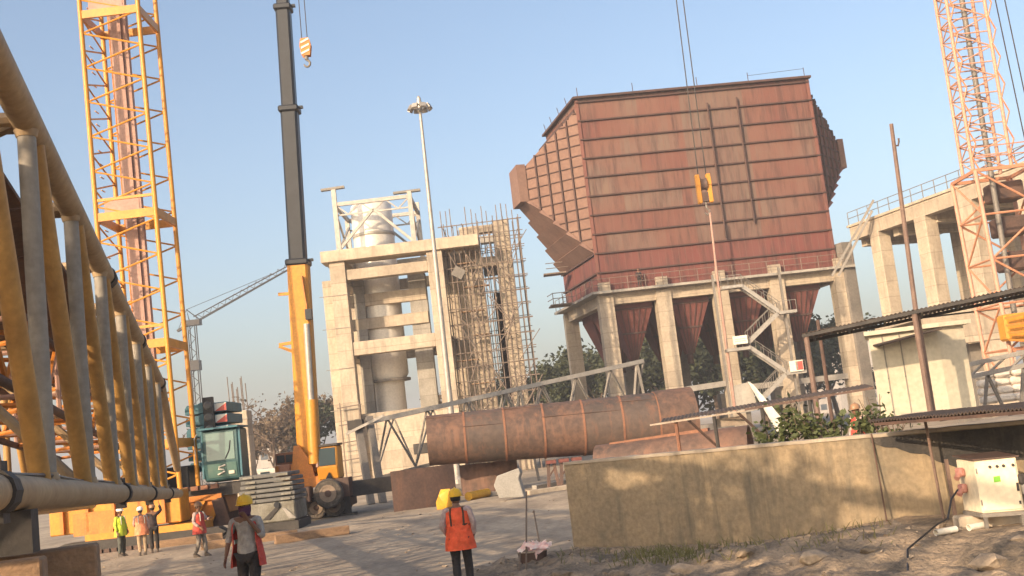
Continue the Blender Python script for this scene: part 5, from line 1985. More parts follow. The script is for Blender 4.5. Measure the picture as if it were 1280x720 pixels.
# undercarriage
ux0, ux1 = g_(228, 640).x, g_(291, 640).x
uz1 = g_(260, 618).z
MB().box(((ux0 + ux1) / 2, YK - .2, uz1 - .55), (ux1 - ux0, 2.6, .9)).build('carbody', 'orange', cc, bevel=.04)
for k in range(3):
    xx = ux0 + (ux1 - ux0) * (k + .5) / 3
    MB().beam((xx - .35, YK - 1.56, uz1 - 1.35), (xx + .3, YK - 1.56, uz1 - .2), .12, .22).build('web_brace', 'yellow', cc)
MB().beam((ux0, YK - 1.55, uz1 - .1), (ux1, YK - 1.55, uz1 - .1), .14, .24).build('flange', 'orange', cc)
MB().beam((ux1 - .15, YK - 1.6, uz1 - .2), (ux1 + .1, YK - 1.6, .4), .4, .5).build('jack_leg', 'rust_dark', cc)
MB().box(((ux0 + ux1) / 2, YK - .3, .62), (ux1 - ux0 + .3, 2.4, .5)).build('base_frame', 'rust_dark', cc)
lx0, lx1 = P(62, 660, 46).x, P(228, 660, 46).x
MB().box(((lx0 + lx1) / 2, 46.6, 1.5), (lx1 - lx0, 1.2, 1.3)).build('outrigger_beam', 'yellow', cc, bevel=.04)
MB().box((P(118, 650, 46).x, 45.9, 1.2), (1.6, .2, .9)).build('outrigger_plate', 'orange', cc)
MB().box((P(172, 640, 46).x, 45.9, 1.35), (.9, .2, 1.3)).build('outrigger_plate', 'yellow', cc)
for k, px in enumerate((80, 112, 145, 178, 208)):
    MB().box((P(px, 660, 46).x, 45.92, 1.5), (.12, .24, 1.2)).build('stiffener', 'orange', cc)
MB().box(((lx0 + lx1) / 2 + 1.2, 46.5, .52), (lx1 - lx0 - .6, 1.5, .5)).build('track_frame', 'yellow', cc)
# crawler track under it
trk = MB().prism([(lx0 + .5, 45.4, .42), (lx0 + .9, 45.4, .0), (ux1 + .6, 45.4, .0), (ux1 + 1.0, 45.4, .3), (ux1 + .7, 45.4, .5), (lx0 + .8, 45.4, .52)], (0, .7, 0)).build('crawler_track', 'dark', cc)
for k in range(20):
    xx = lx0 + 1 + k * (ux1 - lx0 - .6) / 19
    MB().box((xx, 45.37, .08), (.22, .1, .16)).build('track_shoe', 'rust_dark', trk)

# grey counterweight stack between the cranes
YW = 46.5
ws = thing('weight_stack', P(342, 650, YW), 'stack of dark grey iron weight slabs on a camouflage-stained block', 'weights')
ws.location.z = 0
xa, xb_ = P(305, 630, YW).x, P(367, 630, YW).x
zz0 = .35
MB().box(((xa + xb_) / 2 + .05, YW + 1.2, zz0 / 2), (xb_ - xa + .2, 2.6, zz0)).build('sleeper', 'dark', ws)
ztp = P(340, 591, YW).z
lowh = P(340, 628, YW).z - zz0
blk = MB().box(((xa + xb_) / 2 + .1, YW + 1.2, zz0 + lowh / 2), (xb_ - xa - .1, 2.4, lowh - .02)).build('base_block', 'grey_pale', ws, bevel=.05)
MB().prism([(xa + .7, YW - .05, zz0 + .15), (xa + 1.0, YW - .05, zz0 + .15), (xa + 1.5, YW - .05, zz0 + lowh - .2), (xa + 1.3, YW - .05, zz0 + lowh - .2)], (0, .04, 0)).build('lug_plate', 'dark', blk)
MB().prism([(xa + 1.55, YW - .05, zz0 + lowh - .25), (xa + 1.7, YW - .05, zz0 + lowh - .3), (xa + 2.1, YW - .05, zz0 + .1), (xa + 1.8, YW - .05, zz0 + .1)], (0, .04, 0)).build('lug_plate', 'conc_grey', blk)
MB().tube((xa + 1.35, YW - .1, zz0 + lowh - .12), (xa + 1.35, YW + .3, zz0 + lowh - .12), .12, n=12).build('lifting_pin', 'black', blk)
ns = 6
hh = (ztp - zz0 - lowh) / ns
rr = random.Random(3)
for k in range(ns):
    e = rr.uniform(-.08, .08)
    z0 = zz0 + lowh + k * hh
    s_ = MB().box(((xa + xb_) / 2 + e - .05, YW + 1.2, z0 + hh / 2), (xb_ - xa + .35 - k * .07, 2.4, hh - .045)).build('weight_slab', 'grey_iron', ws, bevel=.025)
    for dx in (-.7, .75):
        MB().box(((xa + xb_) / 2 + e + dx, YW - .03, z0 + hh * .45), (.4, .06, hh * .4)).build('lifting_lug', 'grey_pale', s_)

# ------------------------------------------------------------------ truck crane with raised telescopic boom
YR = 53.0
tc_ = thing('truck_crane', P(410, 640, YR), 'yellow truck crane with a black telescopic boom raised out of the picture', 'crane')
tc_.location.z = 0
t_ = lambda px, py, Y=YR: P(px, py, Y)
b0, b1, b2, b3 = t_(388, 592), t_(373, 328), t_(362, 137), t_(354, 10)
bt = t_(338, -262)
up = Vector((0, 1, 0))
MB().beam(b0, b1, .98, .9, up).build('boom_base', 'yellow', tc_, bevel=.1)
pl = lambda A, B, t: lerp(A, B, t)
tk = t_(348, -110)
MB().beam(b1 - (b1 - b0).normalized() * .3, b2, .80, .76, up).build('boom_section', 'black', tc_, bevel=.1)
MB().beam(b2 - (b2 - b1).normalized() * .3, b3, .70, .66, up).build('boom_section', 'black', tc_, bevel=.1)
MB().beam(b3 - (b3 - b2).normalized() * .3, tk, .60, .56, up).build('boom_section', 'black', tc_, bevel=.08)
MB().beam(tk, bt, .5, .46, up).build('boom_section', 'black', tc_, bevel=.06)
for c, w_ in ((b1, 1.1), (b2, .98), (b3, .86), (tk, .74)):
    d = (b1 - b0).normalized()
    cl = MB().beam(c - d * .18, c + d * .12, w_, w_, up).build('boom_collar', 'black', tc_, bevel=.06)
    MB().box(c + Vector((w_ / 2 + .06, 0, .05)), (.22, .2, .12)).build('collar_lug', 'black', cl)
MB().box(bt + Vector((.35, 0, 0)), (1.3, .7, .8)).build('boom_head', 'black', tc_)
for s_ in (-.2, .2):
    MB().lathe(bt + Vector((.75, s_, .1)), [(.3, -.06), (.3, .06)], 14, (0, 1, 0)).build('head_sheave', 'dark', tc_)
# lift cylinder and its shade-side rod
c0, c1 = t_(393, 580, YR - .9), t_(389, 500, YR - .7)
MB().tube(c0, c1, .27, n=14).build('lift_cylinder', 'yellow', tc_, True)
MB().tube(c1, t_(383, 405, YR - .5), .15, n=12).build('cylinder_rod', 'steel', tc_, True)
MB().beam(t_(377, 345, YR - .52), t_(385, 395, YR - .52), .08, .25, up).build('boom_cable_tray', 'orange', tc_)
MB().box(t_(386, 393, YR - .6), (.3, .3, .5)).build('boom_sensor', 'black', tc_)
for (A, B, C_) in (((368, 428), (349, 431), None), ((370, 441), (349, 433), None), ((364, 367), (348, 368), None)):
    MB().beam(t_(*A, YR - .2), t_(*B, YR - .2), .14, .14).build('jib_bracket', 'yellow', tc_)
MB().box(t_(366, 366, YR - .2), (.35, .3, .35)).build('bracket_hinge', 'yellow', tc_)
# superstructure
zt0 = t_(385, 607).z
MB().box((t_(385, 600).x, YR + .4, zt0 + .15), (2.0, 2.6, .5)).build('turntable', 'orange', tc_, bevel=.04)
MB().prism([(t_(368, 600).x, YR - .75, zt0 + .3), (t_(398, 600).x, YR - .75, zt0 + .3), (t_(392, 560).x, YR - .75, zt0 + 1.0), (t_(378, 556).x, YR - .75, zt0 + 1.9), (t_(371, 558).x, YR - .75, zt0 + 1.9)], (0, .12, 0)).build('boom_bracket', 'orange', tc_)
MB().prism([(t_(368, 600).x, YR + .75, zt0 + .3), (t_(398, 600).x, YR + .75, zt0 + .3), (t_(392, 560).x, YR + .75, zt0 + 1.0), (t_(378, 556).x, YR + .75, zt0 + 1.9), (t_(371, 558).x, YR + .75, zt0 + 1.9)], (0, .12, 0)).build('boom_bracket', 'orange', tc_)
cwx = t_(361, 585).x
MB().box((cwx, YR + .6, t_(361, 589).z), (1.15, 2.0, .62)).build('counterweight', 'orange', tc_, bevel=.05)
MB().box((cwx - .1, YR - .2, t_(357, 588).z), (.55, .6, .55)).build('counterweight_block', 'pink', tc_, bevel=.05)
wn_ = MB().box((cwx - .05, YR + .5, t_(360, 573).z), (.95, 1.6, .55)).build('winch_frame', 'rust_weld', tc_)
for dx in (-.22, .2):
    MB().box((cwx - .05 + dx, YR - .32, t_(360, 573).z), (.34, .06, .34)).build('winch_opening', 'black', wn_)
ox0, ox1 = t_(401, 580).x, t_(427, 580).x
oz0, oz1 = t_(412, 599).z, t_(408, 558).z
cy = YR - 1.1
cb_ = MB().prism([(ox0, cy + .15, oz0), (ox0, cy, oz0 + .62), (ox0, cy + .25, oz1), (ox0, cy + 1.6, oz1), (ox0, cy + 1.6, oz0)], (ox1 - ox0, 0, 0)).build('cab', 'yellow', tc_, bevel=.06)
MB().prism([(ox0 + .12, cy - .005, oz0 + .66), (ox1 - .1, cy - .005, oz0 + .66), (ox1 - .1, cy + .22, oz1 - .08), (ox0 + .12, cy + .22, oz1 - .08)], (0, -.03, 0)).build('windscreen', 'glass_dark', cb_)
MB().prism([(ox0 + .35, cy + .08, oz0 + .05), (ox1 - .3, cy + .08, oz0 + .05), (ox0 + .55, cy + .02, oz0 + .35)], (0, -.03, 0)).build('grille', 'black', cb_)
MB().box(((ox0 + ox1) / 2, cy + .9, oz1 + .05), (ox1 - ox0 + .06, 1.5, .1)).build('cab_roof', 'dark', cb_)
MB().beam((ox0 + .03, cy, oz0 + .62), (ox0 + .03, cy + .24, oz1), .09, .09).build('cab_post', 'pinkgrey', cb_)
# carrier: chassis seen end on with the near wheel
wx = t_(409, 617).x
wz = t_(409, 617).z
wr = .69


def wheel(x, y, z, r, w_, nm='wheel'):
    wl_ = thing(nm, (x, y, z), None, None)
    wl_.parent = tc_
    wl_.location = Vector((x, y, z)) - tc_.location
    MB().lathe((0, -w_ / 2, 0), [(r * .62, 0), (r * .9, .0), (r, w_ * .2), (r, w_ * .8), (r * .9, w_), (r * .62, w_)], 26, (0, 1, 0)).build('tyre', 'rubber', wl_, True, local=True)
    rm = MB().shell((0, -w_ / 2 - .04, 0), (0, -w_ / 2 + .05, 0), r * .58, r * .58, r * .1, 0, 2 * math.pi, 24)
    rm.lathe((0, -w_ / 2 - .012, 0), [(r * .48, 0), (r * .48, .03)], 22, (0, 1, 0))
    rm.build('rim', 'rim', wl_, True, local=True)
    MB().lathe((0, -w_ / 2 - .07, 0), [(r * .12, 0), (r * .22, .03), (r * .24, .07)], 16, (0, 1, 0)).build('hub', 'rust_dark', wl_, True, local=True)
    MB().shell((0, -w_ / 2 - .006, 0), (0, -w_ / 2 + .05, 0), r * .93, r * .93, r * .05, 0, 2 * math.pi, 26).build('tread_edge', 'dark', wl_, True, local=True)
    return wl_


wq = t_(410, 617, YR - 1.8)
wheel(wq.x, YR - 1.6, wq.z, wr * .97, .42)
for px in (405, 427):
    q = t_(px, 645, YR + .6)
    wheel(q.x, YR + .9, .52, .52, .42)
    wheel(q.x, YR - .9, .52, .52, .42)
chx0, chx1 = t_(374, 620).x, t_(440, 620).x
MB().box(((chx0 + chx1) / 2, YR + .2, t_(405, 628).z), (chx1 - chx0, 2.4, .55)).build('chassis', 'rust_dark', tc_, bevel=.04)
MB().box((t_(385, 618).x, YR - 1.1, t_(385, 617).z), (.8, .9, .7)).build('engine_box', 'rust_dark', tc_, bevel=.04)
MB().lathe((t_(384, 616).x, YR - 1.6, t_(384, 616).z), [(.3, 0), (.3, .2)], 16, (0, 1, 0)).build('air_tank', 'rubber', tc_)
MB().box((t_(431, 610).x, YR - .6, t_(431, 608).z), (.8, 1.2, .85)).build('tool_box', 'rust_dark', tc_)
MB().beam((t_(424, 633).x, YR - .3, 1.15), (t_(486, 628).x, YR + 1.4, 1.15), .8, .7).build('outrigger_beam', 'dark', tc_)
MB().box((t_(398, 640).x, YR - 1.0, .95), (1.9, .12, .16)).build('bumper', 'conc_grey', tc_)
for px in (377, 440):
    MB().box((t_(px, 640).x, YR - .9, .5), (.25, .25, 1.0)).build('outrigger_jack', 'dark', tc_)
    MB().box((t_(px, 640).x, YR - .9, .06), (.7, .7, .12)).build('outrigger_pad', 'dark', tc_)
# hook block hanging from its head
hk = thing('hook_block', t_(382, 62), 'orange and white striped hook block hanging from two cables beside the black boom', 'hook')
c = t_(382, 60)
for s_ in (-1, 1):
    pl_ = MB().prism([c + Vector((-.2, s_ * .14, .48)), c + Vector((.2, s_ * .14, .48)), c + Vector((.28, s_ * .14, .1)), c + Vector((.2, s_ * .14, -.42)), c + Vector((-.2, s_ * .14, -.42)), c + Vector((-.28, s_ * .14, .1))], (0, .05, 0)).build('cheek_plate', 'orange', hk)
    if s_ < 0:
        for k in range(3):
            z = .3 - k * .28
            MB().prism([c + Vector((-.2, -.15, z - .1)), c + Vector((.2, -.15, z + .06)), c + Vector((.2, -.15, z + .16)), c + Vector((-.2, -.15, z))], (0, -.02, 0)).build('white_stripe', 'white', pl_)
MB().lathe(c + Vector((0, -.1, .12)), [(.27, 0), (.2, .06), (.2, .14), (.27, .2)], 18, (0, 1, 0)).build('sheave', 'dark', hk, True)
MB().tube(c + Vector((0, 0, -.4)), c + Vector((0, 0, -.6)), .1, n=10).build('swivel', 'steel_grey', hk)
hkp = [c + Vector((0, 0, -.58))] + [c + Vector((.15 * math.sin(a), 0, -.80 + .17 * math.cos(a))) for a in [.1, .7, 1.4, 2.1, 2.8, 3.5, 4.2, 4.7]]
MB().path(hkp, [.06, .06, .06, .06, .06, .06, .055, .045, .02], 8).build('hook', 'steel_grey', hk, True)
for dx in (-.15, .12):
    MB().tube(c + Vector((dx, 0, .3)), Vector((bt.x + .75 + dx, bt.y, bt.z)), .022, n=5).build('hoist_cable', 'dark', hk)

# ------------------------------------------------------------------ pipe sections and plates in the middle
pp0, pp1 = P(535, 551, 56), P(838, 525, 56.6)
pp0 = Vector((pp0.x, pp0.y, pp0.z))
pipe = thing('steel_pipe', ((pp0 + pp1) / 2).to_tuple()[:2] + (1.2,), 'very long rust-brown steel pipe made of welded rings lying across the middle', 'pipe')
ra, rb_ = 1.23, 1.46
cuts = [0] + [(q_ - 535) / 303 for q_ in (581, 630, 678, 727, 775, 820)] + [1]
for k in range(len(cuts) - 1):
    u, v = cuts[k], cuts[k + 1]
    MB().shell(lerp(pp0, pp1, u), lerp(pp0, pp1, v), ra + (rb_ - ra) * u, ra + (rb_ - ra) * v, .05, 0, 2 * math.pi, 48).build('ring_section', ('rust_pipe', 'rust_grey', 'rust_pipe', 'rust_pipe', 'rust_grey', 'rust_grey', 'rust_pipe')[k], pipe, True)
    c = lerp(pp0, pp1, (u + v) / 2)
    rr = random.Random(k)
    a = rr.uniform(.3, 1.2)
    r = ra + (rb_ - ra) * (u + v) / 2 + .012
    pa, pb = lerp(pp0, pp1, u), lerp(pp0, pp1, v)
    off = Vector((0, -math.cos(a), math.sin(a))) * r
    MB().tube(pa + off, pb + off, .022, n=5).build('seam', 'rust_dark', pipe)
for px in (581, 630, 678, 727, 775, 820):
    t = (px - 535) / (838 - 535)
    c = lerp(pp0, pp1, t)
    d = (pp1 - pp0).normalized()
    r = ra + (rb_ - ra) * t
    MB().shell(c - d * .05, c + d * .05, r + .03, r + .03, .06, 0, 2 * math.pi, 40).build('weld_ring', 'rust_weld', pipe, True)
e0 = lerp(pp0, pp1, .94)
e1 = P(866, 521.5, 56.7)
MB().shell(e0, e1, rb_ + .05, rb_ + .07, .06, 0, 2 * math.pi, 48).build('end_collar', 'rust_pipe', pipe, True)
for px in (690, 706, 722):
    q = P(px, 590, 56)
    s_ = thing('pipe_support', (q.x, q.y, 0), {690: 'rusty red steel trestle under the long pipe, left of three', 706: 'rusty red steel trestle under the long pipe, middle of three', 722: 'rusty red steel trestle under the long pipe beside the wall end'}[px], 'trestle', 'trestles under the long pipe')
    MB().beam((q.x - .25, 55.3, 0), (q.x - .12, 55.5, 1.35), .16, .16).build('leg', 'rust_dark', s_)
    MB().beam((q.x + .25, 55.3, 0), (q.x + .12, 55.5, 1.35), .16, .16).build('leg', 'rust_dark', s_)
    MB().box((q.x, 55.8, 1.25), (.5, 1.2, .16)).build('saddle', 'red_primer', s_)
    MB().beam((q.x - .22, 55.35, .5), (q.x + .2, 55.4, 1.0), .08, .08).build('brace', 'rust_dark', s_)
# curved shell plates on the ground
q0, q1 = G(493, 640), G(572, 629)
hpl = 2.05
def arc_plate(A, B, h, sag, name, lab, mat):
    n = 14
    d = (B - A)
    nrm = Vector((d.y, -d.x, 0)).normalized()
    if nrm.y > 0:
        nrm = -nrm
    mb = MB()
    for k in range(n + 1):
        t = k / n
        c = lerp(A, B, t) + nrm * (sag * (1 - (2 * t - 1) ** 2))
        for off, z in ((0, -.02), (0, h), (.05, h), (.05, -.02)):
            mb.v.append(c - nrm * off + Z * z)
    for k in range(n):
        for j in range(4):
            j2 = (j + 1) % 4
            mb.f.append((k * 4 + j, k * 4 + j2, (k + 1) * 4 + j2, (k + 1) * 4 + j))
    mb.f += [(0, 1, 2, 3), (n * 4 + 3, n * 4 + 2, n * 4 + 1, n * 4)]
    return tag(mb.build(name, mat, smooth=False), lab, 'steel plate')
arc_plate(q0, q1, 1.78, .14, 'shell_plate', 'dark brown curved steel shell plate standing left of the yellow sacks', 'rust_dark')
q0, q1 = G(578, 620), G(650, 612)
arc_plate(q0, q1, 1.55, .4, 'shell_plate', 'brown curved steel shell plate standing behind the grey concrete slab', 'rust_pipe')
# grey slab
sl = MB().prism([P(a, b, 49) for a, b in ((624, 623), (617, 607), (621, 595), (648, 585), (650, 591), (648, 598), (655, 621))], (.12, .3, 0)).build('concrete_slab', 'slab_grey', bevel=.02)
tag(sl, 'pale grey broken concrete slab standing beside the curved steel plates', 'slab')
# yellow sack and yellow pipe
q = G(556, 636)
rr = random.Random(2)
tag(MB().hull([q + Vector((rr.uniform(-.36, .36), rr.uniform(-.2, .2), z)) for z in (0, .3, .6, .82) for _ in range(7)]).build('sack', 'ybag', bevel=.05, smooth=True), 'bulging orange-yellow sack on the ground left of the walking worker', 'sack')
A, B = G(586, 626) + Z * .2, G(610, 621) + Z * .2
yp = MB().tube(A, B, .2, n=16).build('gas_cylinder', 'ybag', smooth=True)
tag(yp, 'yellow cylinder lying on the ground before the curved brown plates', 'cylinder')
MB().tube(B, B + (B - A).normalized() * .16, .13, .09, n=12).build('valve_cap', 'dark', yp)
for i, (a, b, lab) in enumerate((((660, 619), (716, 611), 'long pale concrete kerb block lying beyond the grey slab'), ((668, 612), (716, 603), 'thin pale beam lying under the trestles of the long pipe'), ((592, 623), (632, 618), 'pale board on the ground beside the yellow cylinder'))):
    A, B = G(*a), G(*b)
    o = MB().beam(A + Z * .1, B + Z * .1, .4 - .1 * i, .22).build('concrete_kerb' if i == 0 else 'steel_beam' if i == 1 else 'board', 'conc' if i != 1 else 'steel', bevel=.02)
    tag(o, lab, 'kerb' if i == 0 else 'beam' if i == 1 else 'board')
# half pipe section behind the wall
A, B = P(748, 578, 46), P(938, 552, 44)
hpz = P(750, 556, 46).z
A.z = B.z = hpz - .82
hs_ = MB().shell(A, B, .82, .95, .05, -.5, math.pi + .5, 26).build('half_pipe', 'rust_pipe', smooth=True)
tag(hs_, 'short rust-brown open pipe section lying just behind the left end of the wall', 'pipe')
MB().beam(lerp(A, B, .1) + Z * .8, lerp(A, B, .75) + Vector((0, 0, .95)), .5, .12).build('cover_plate', 'rust_weld', hs_)

# ------------------------------------------------------------------ lattice conveyor boom behind the pipe
cvA, cvB = P(458, 528, 62), P(804, 451, 69)
cv = thing('lattice_gantry', ((cvA.x + cvB.x) / 2, 65, 0), 'long pale lattice gantry sloping up behind the rusty pipe', 'gantry')
dn = Vector((0, 0, -2.4))
dq = Vector((.2, 1.5, 0))
MB().beam(cvA, cvB, .2, .24).build('top_chord', 'steel', cv)
MB().beam(cvA + dq, cvB + dq, .14, .14).build('top_chord', 'steel_grey', cv)
MB().beam(cvA + dn * 1.3 + dq * .5, lerp(cvA, cvB, .97) + dn * 1.2 + dq * .5, .18, .2).build('bottom_chord', 'steel_grey', cv)
for k in range(15):
    t0, t1 = k / 15, (k + 1) / 15
    A0, B0 = lerp(cvA, cvB, t0), lerp(cvA, cvB, t1)
    Am, Bm = A0 + dn * 1.25 + dq * .5, B0 + dn * 1.25 + dq * .5
    MB().beam(A0 if k % 2 else Am, Bm if k % 2 else B0, .09, .09).build('lacing', 'steel_grey', cv)
    MB().beam(A0 + dq if k % 2 else Am, Bm if k % 2 else B0 + dq, .08, .08).build('lacing', 'steel_grey', cv)
    if k % 3 == 0:
        MB().beam(A0, A0 + dq, .1, .1).build('strut', 'steel', cv)
for px, py0 in ((447, 532), (462, 528)):
    a = P(px, py0, 61.6)
    b = P(px + 16, 620, 60.5)
    MB().beam(Vector((b.x, b.y, 0)), a + Z * .3, .36, .36).build('end_leg', 'steel_grey', cv)
a = P(445, 531, 61.4)
MB().box(a, (.8, .8, .5)).build('end_bracket', 'dark', cv)
MB().beam(P(432, 543, 61), P(480, 519, 61), .12, .14).build('end_arm', 'steel', cv)
for px, py in ((640, 560), (795, 480)):
    t = (px - 458) / 346
    a = lerp(cvA, cvB, t)
    MB().beam(Vector((a.x + .5, a.y, 0)), a, .16, .16).build('support_leg', 'steel_grey', cv)
    MB().beam(Vector((a.x - 1.2, a.y + .5, 0)), a, .14, .14).build('support_leg', 'steel_grey', cv)

# ------------------------------------------------------------------ right lattice tower
YV = 52.0
rt = thing('lattice_tower', P(1265, 520, YV), 'tall pale orange lattice tower at the right edge with orange lower section', 'lattice tower')
rt.location.z = 0
A0, A1 = P(1217, 215, YV), P(1181, -10, YV)
B0, B1 = P(1271, 200, YV), P(1236, -10, YV)
wv = (B0.x - A0.x) * .86
dirv = (A1 - A0).normalized()
Htp = 13.5
c00 = A0
C0 = [c00, c00 + Vector((wv, 0, 0)), c00 + Vector((wv, wv * .7, 0)), c00 + Vector((0, wv * .7, 0))]
C1 = [p + dirv * Htp for p in C0]
lattice(rt, C0, C1, 18, .085, .036, 'pink_pale', 'pink_pale', [(0, 1), (2, 3), (3, 0)], strut=1, limit=100)
zz_ = Parts(rt, 'wavy_brace', 'pink')
for i in (0, 1):
    for k in range(20):
        p, q = lerp(C0[i], C1[i], k / 20), lerp(C0[i], C1[i], (k + 1) / 20)
        s_ = .16 if k % 2 else -.06
        zz_.add(MB().tube(p + Vector((.05 + (-.06 if k % 2 else .2), -.14, 0)), q + Vector((.05 + (.2 if k % 2 else -.06), -.14, 0)), .04, n=5))
zz_.done()
m_ = (C0[0] + C0[2]) / 2
MB().tube(m_ + Vector((.1, .0, -8)), m_ + Vector((.1, 0, 0)) + dirv * Htp, .13, n=10).build('inner_mast', 'steel_grey', rt, True)
for dx in (wv + .55, wv + 1.0):
    MB().tube(C0[0] + Vector((dx + .6, .5, -1)), C0[0] + Vector((dx, .5, 0)) + dirv * Htp, .03, n=5).build('cable', 'dark', rt)
lw0 = A0 + Vector((-.05, -.3, .0))
ww = 2.9
L0 = [Vector((lw0.x + dx, lw0.y + dy, 1.9)) for dx, dy in ((.2, 0), (ww + .2, 0), (ww + .2, ww), (.2, ww))]
L1 = [Vector((lw0.x + dx, lw0.y + dy, lw0.z)) for dx, dy in ((0, 0), (ww, 0), (ww, ww), (0, ww))]
lattice(rt, L0, L1, 5, .10, .055, 'pink_pale', 'pink', [(0, 1), (1, 2), (2, 3), (3, 0)], strut=1)
for i in range(4):
    MB().beam(L1[i], L1[(i + 1) % 4], .12, .16).build('platform_frame', 'pink', rt)
for u in (.6, 1.1):
    MB().path([L1[0] + Z * u, L1[1] + Z * u, L1[2] + Z * u], .03, 5).build('platform_rail', 'pink', rt)
for k in range(3):
    z = 8.2 + k * 1.7
    MB().box((lw0.x + 2.0, lw0.y + 1.9, z), (1.5, 1.2, .9)).build('winch_drum', 'rust_dark', rt, bevel=.08)
c = P(1272, 408, 51)
MB().box((c.x, 51.2, c.z), (1.3, .9, 1.2)).build('winch_house', 'yellow', rt, bevel=.1)
for k in range(4):
    MB().beam(P(1256 + 2 * k, 398 + 9 * k, 50.3), P(1290, 390 + 12 * k, 50.3), .08, .1).build('winch_bar', 'orange', rt)

# ------------------------------------------------------------------ cream cabin, roofs, posts
kx0, kx1 = P(1098, 470, 37).x, P(1216, 470, 37).x
kz1 = P(1155, 411, 37).z
KZ = 1.79
kb = thing('site_cabin', ((kx0 + kx1) / 2, 38, KZ), 'cream sheet-metal site cabin with flat overhanging roof under the dark canopy', 'cabin')
xe = kx0 + (kx1 - kx0) * .70
MB().prism([(kx0, 37.4, KZ), (xe, 37, KZ), (kx1, 37.12, KZ), (kx1, 40, KZ), (kx0 + 1.0, 40, KZ)], (0, 0, kz1 - KZ)).build('wall', 'cream', kb)
MB().prism([(kx0 - .2, 37.2, kz1), (xe, 36.8, kz1), (kx1 + .2, 36.9, kz1), (kx1 + .2, 40.2, kz1), (kx0 + .75, 40.2, kz1)], (0, 0, .14)).build('roof', 'cream', kb)
for u in (.2, .45, .72):
    p = lerp((kx0, 37.4, 0), (xe, 37, 0), u)
    MB().box(p + Vector((-.01, -.012, (kz1 + KZ) / 2)), (.035, .03, kz1 - KZ - .1)).build('panel_seam', 'conc_grey', kb)
MB().box(lerp((kx0, 37.4, 0), (xe, 37, 0), .5) + Vector((0, -.02, KZ + .1)), (.9, .04, .12), R(-12)).build('base_vent', 'conc_grey', kb)
MB().prism([(kx0 + .1, 36.7, kz1 - .42), (kx0 + 2.1, 36.4, kz1 - .12), (kx0 + 2.1, 37.05, kz1 - .08), (kx0 + .1, 37.38, kz1 - .36)], (0, 0, .05)).build('awning', 'rust_sheet', kb)


def corr_sheet(A, B, C, D, n, amp, th=.02):
    """corrugated sheet A-B front edge, D-C back edge"""
    A, B, C, D = map(Vector, (A, B, C, D))
    mb = MB()
    m = n * 4
    for k in range(m + 1):
        t = k / m
        o = Z * (amp * math.sin(2 * math.pi * n * t) + .02 * rnd(t * 9, A.y, 1))
        f_, b_ = lerp(A, B, t), lerp(D, C, t)
        mb.v += [f_ + o, b_ + o, b_ + o - Z * th, f_ + o - Z * th]
    for k in range(m):
        for j in range(4):
            j2 = (j + 1) % 4
            mb.f.append((k * 4 + j, k * 4 + j2, (k + 1) * 4 + j2, (k + 1) * 4 + j))
    mb.f += [(0, 1, 2, 3), (m * 4 + 3, m * 4 + 2, m * 4 + 1, m * 4)]
    return mb


# high canopy
A, B = P(1002, 417, 35), P(1330, 347, 33)
dpt = Vector((.4, 1.35, -.12))
cn = thing('canopy', (A.x + 4, 30, KZ), 'long thin dark rusty canopy roof on slim posts over the cream cabin', 'canopy')
corr_sheet(A, B, B + dpt, A + dpt, 60, .018).build('roof_sheet', 'rust_sheet', cn)
MB().beam(A - Z * .08, B - Z * .08, .08, .10).build('edge_rail', 'dark', cn)
MB().beam(A + dpt - Z * .08, B + dpt - Z * .08, .08, .10).build('edge_rail', 'dark', cn)
for k in range(7):
    p = lerp(A, B, (k + .3) / 7) - Z * .07
    MB().beam(p, p + dpt, .07, .09).build('rafter', 'dark', cn)
for px, r in ((1012, .085), (1147, .085)):
    for k in range(400):
        p = lerp(A, B, k / 400)
        d = p - CAM
        if 640 + F * d.dot(RIGHT) / d.dot(FWD) >= px - 5:
            break
    MB().tube(Vector((p.x, p.y + .05, KZ - .1 if px > 1100 else 0)), p + Vector((0, .05, -.05)), r, n=8).build('post', 'pole', cn)
p = lerp(A, B, .455) + dpt * .35
MB().beam(Vector((p.x, p.y, KZ - .1)), p - Z * .1, .12, .12).build('post', 'pole', cn)
p = lerp(A, B, .45) + dpt * .5
MB().tube(p - Z * .1, p - Z * .6, .05).build('hanger', 'dark', cn)
# thin tall pole with a hook, behind the canopy
q = P(1160, 508, 38)
tp_ = P(1114, 155, 38)
po = thing('steel_pole', (q.x, 38, KZ), 'tall thin rusty steel pole with a small hook near its tip above the canopy', 'pole')
MB().path([Vector((q.x, 38, KZ - .1)), Vector((tp_.x, 38, tp_.z))], [.1, .07], 8).build('shaft', 'pole', po)
hk0 = P(1118, 182, 38)
MB().path([hk0, hk0 + Vector((.12, 0, -.02)), hk0 + Vector((.17, 0, .12)), hk0 + Vector((.18, 0, .24))], .035, 5).build('hook', 'rust_dark', po)
q = P(1036, 500, 40)
pq_ = P(1022, 400, 40)
o = MB().tube((q.x, 40, 0), (pq_.x, 40, pq_.z), .07, n=7).build('steel_pole', 'rust_dark')
tag(o, 'short rusty pole standing right of the leftmost canopy post', 'pole')
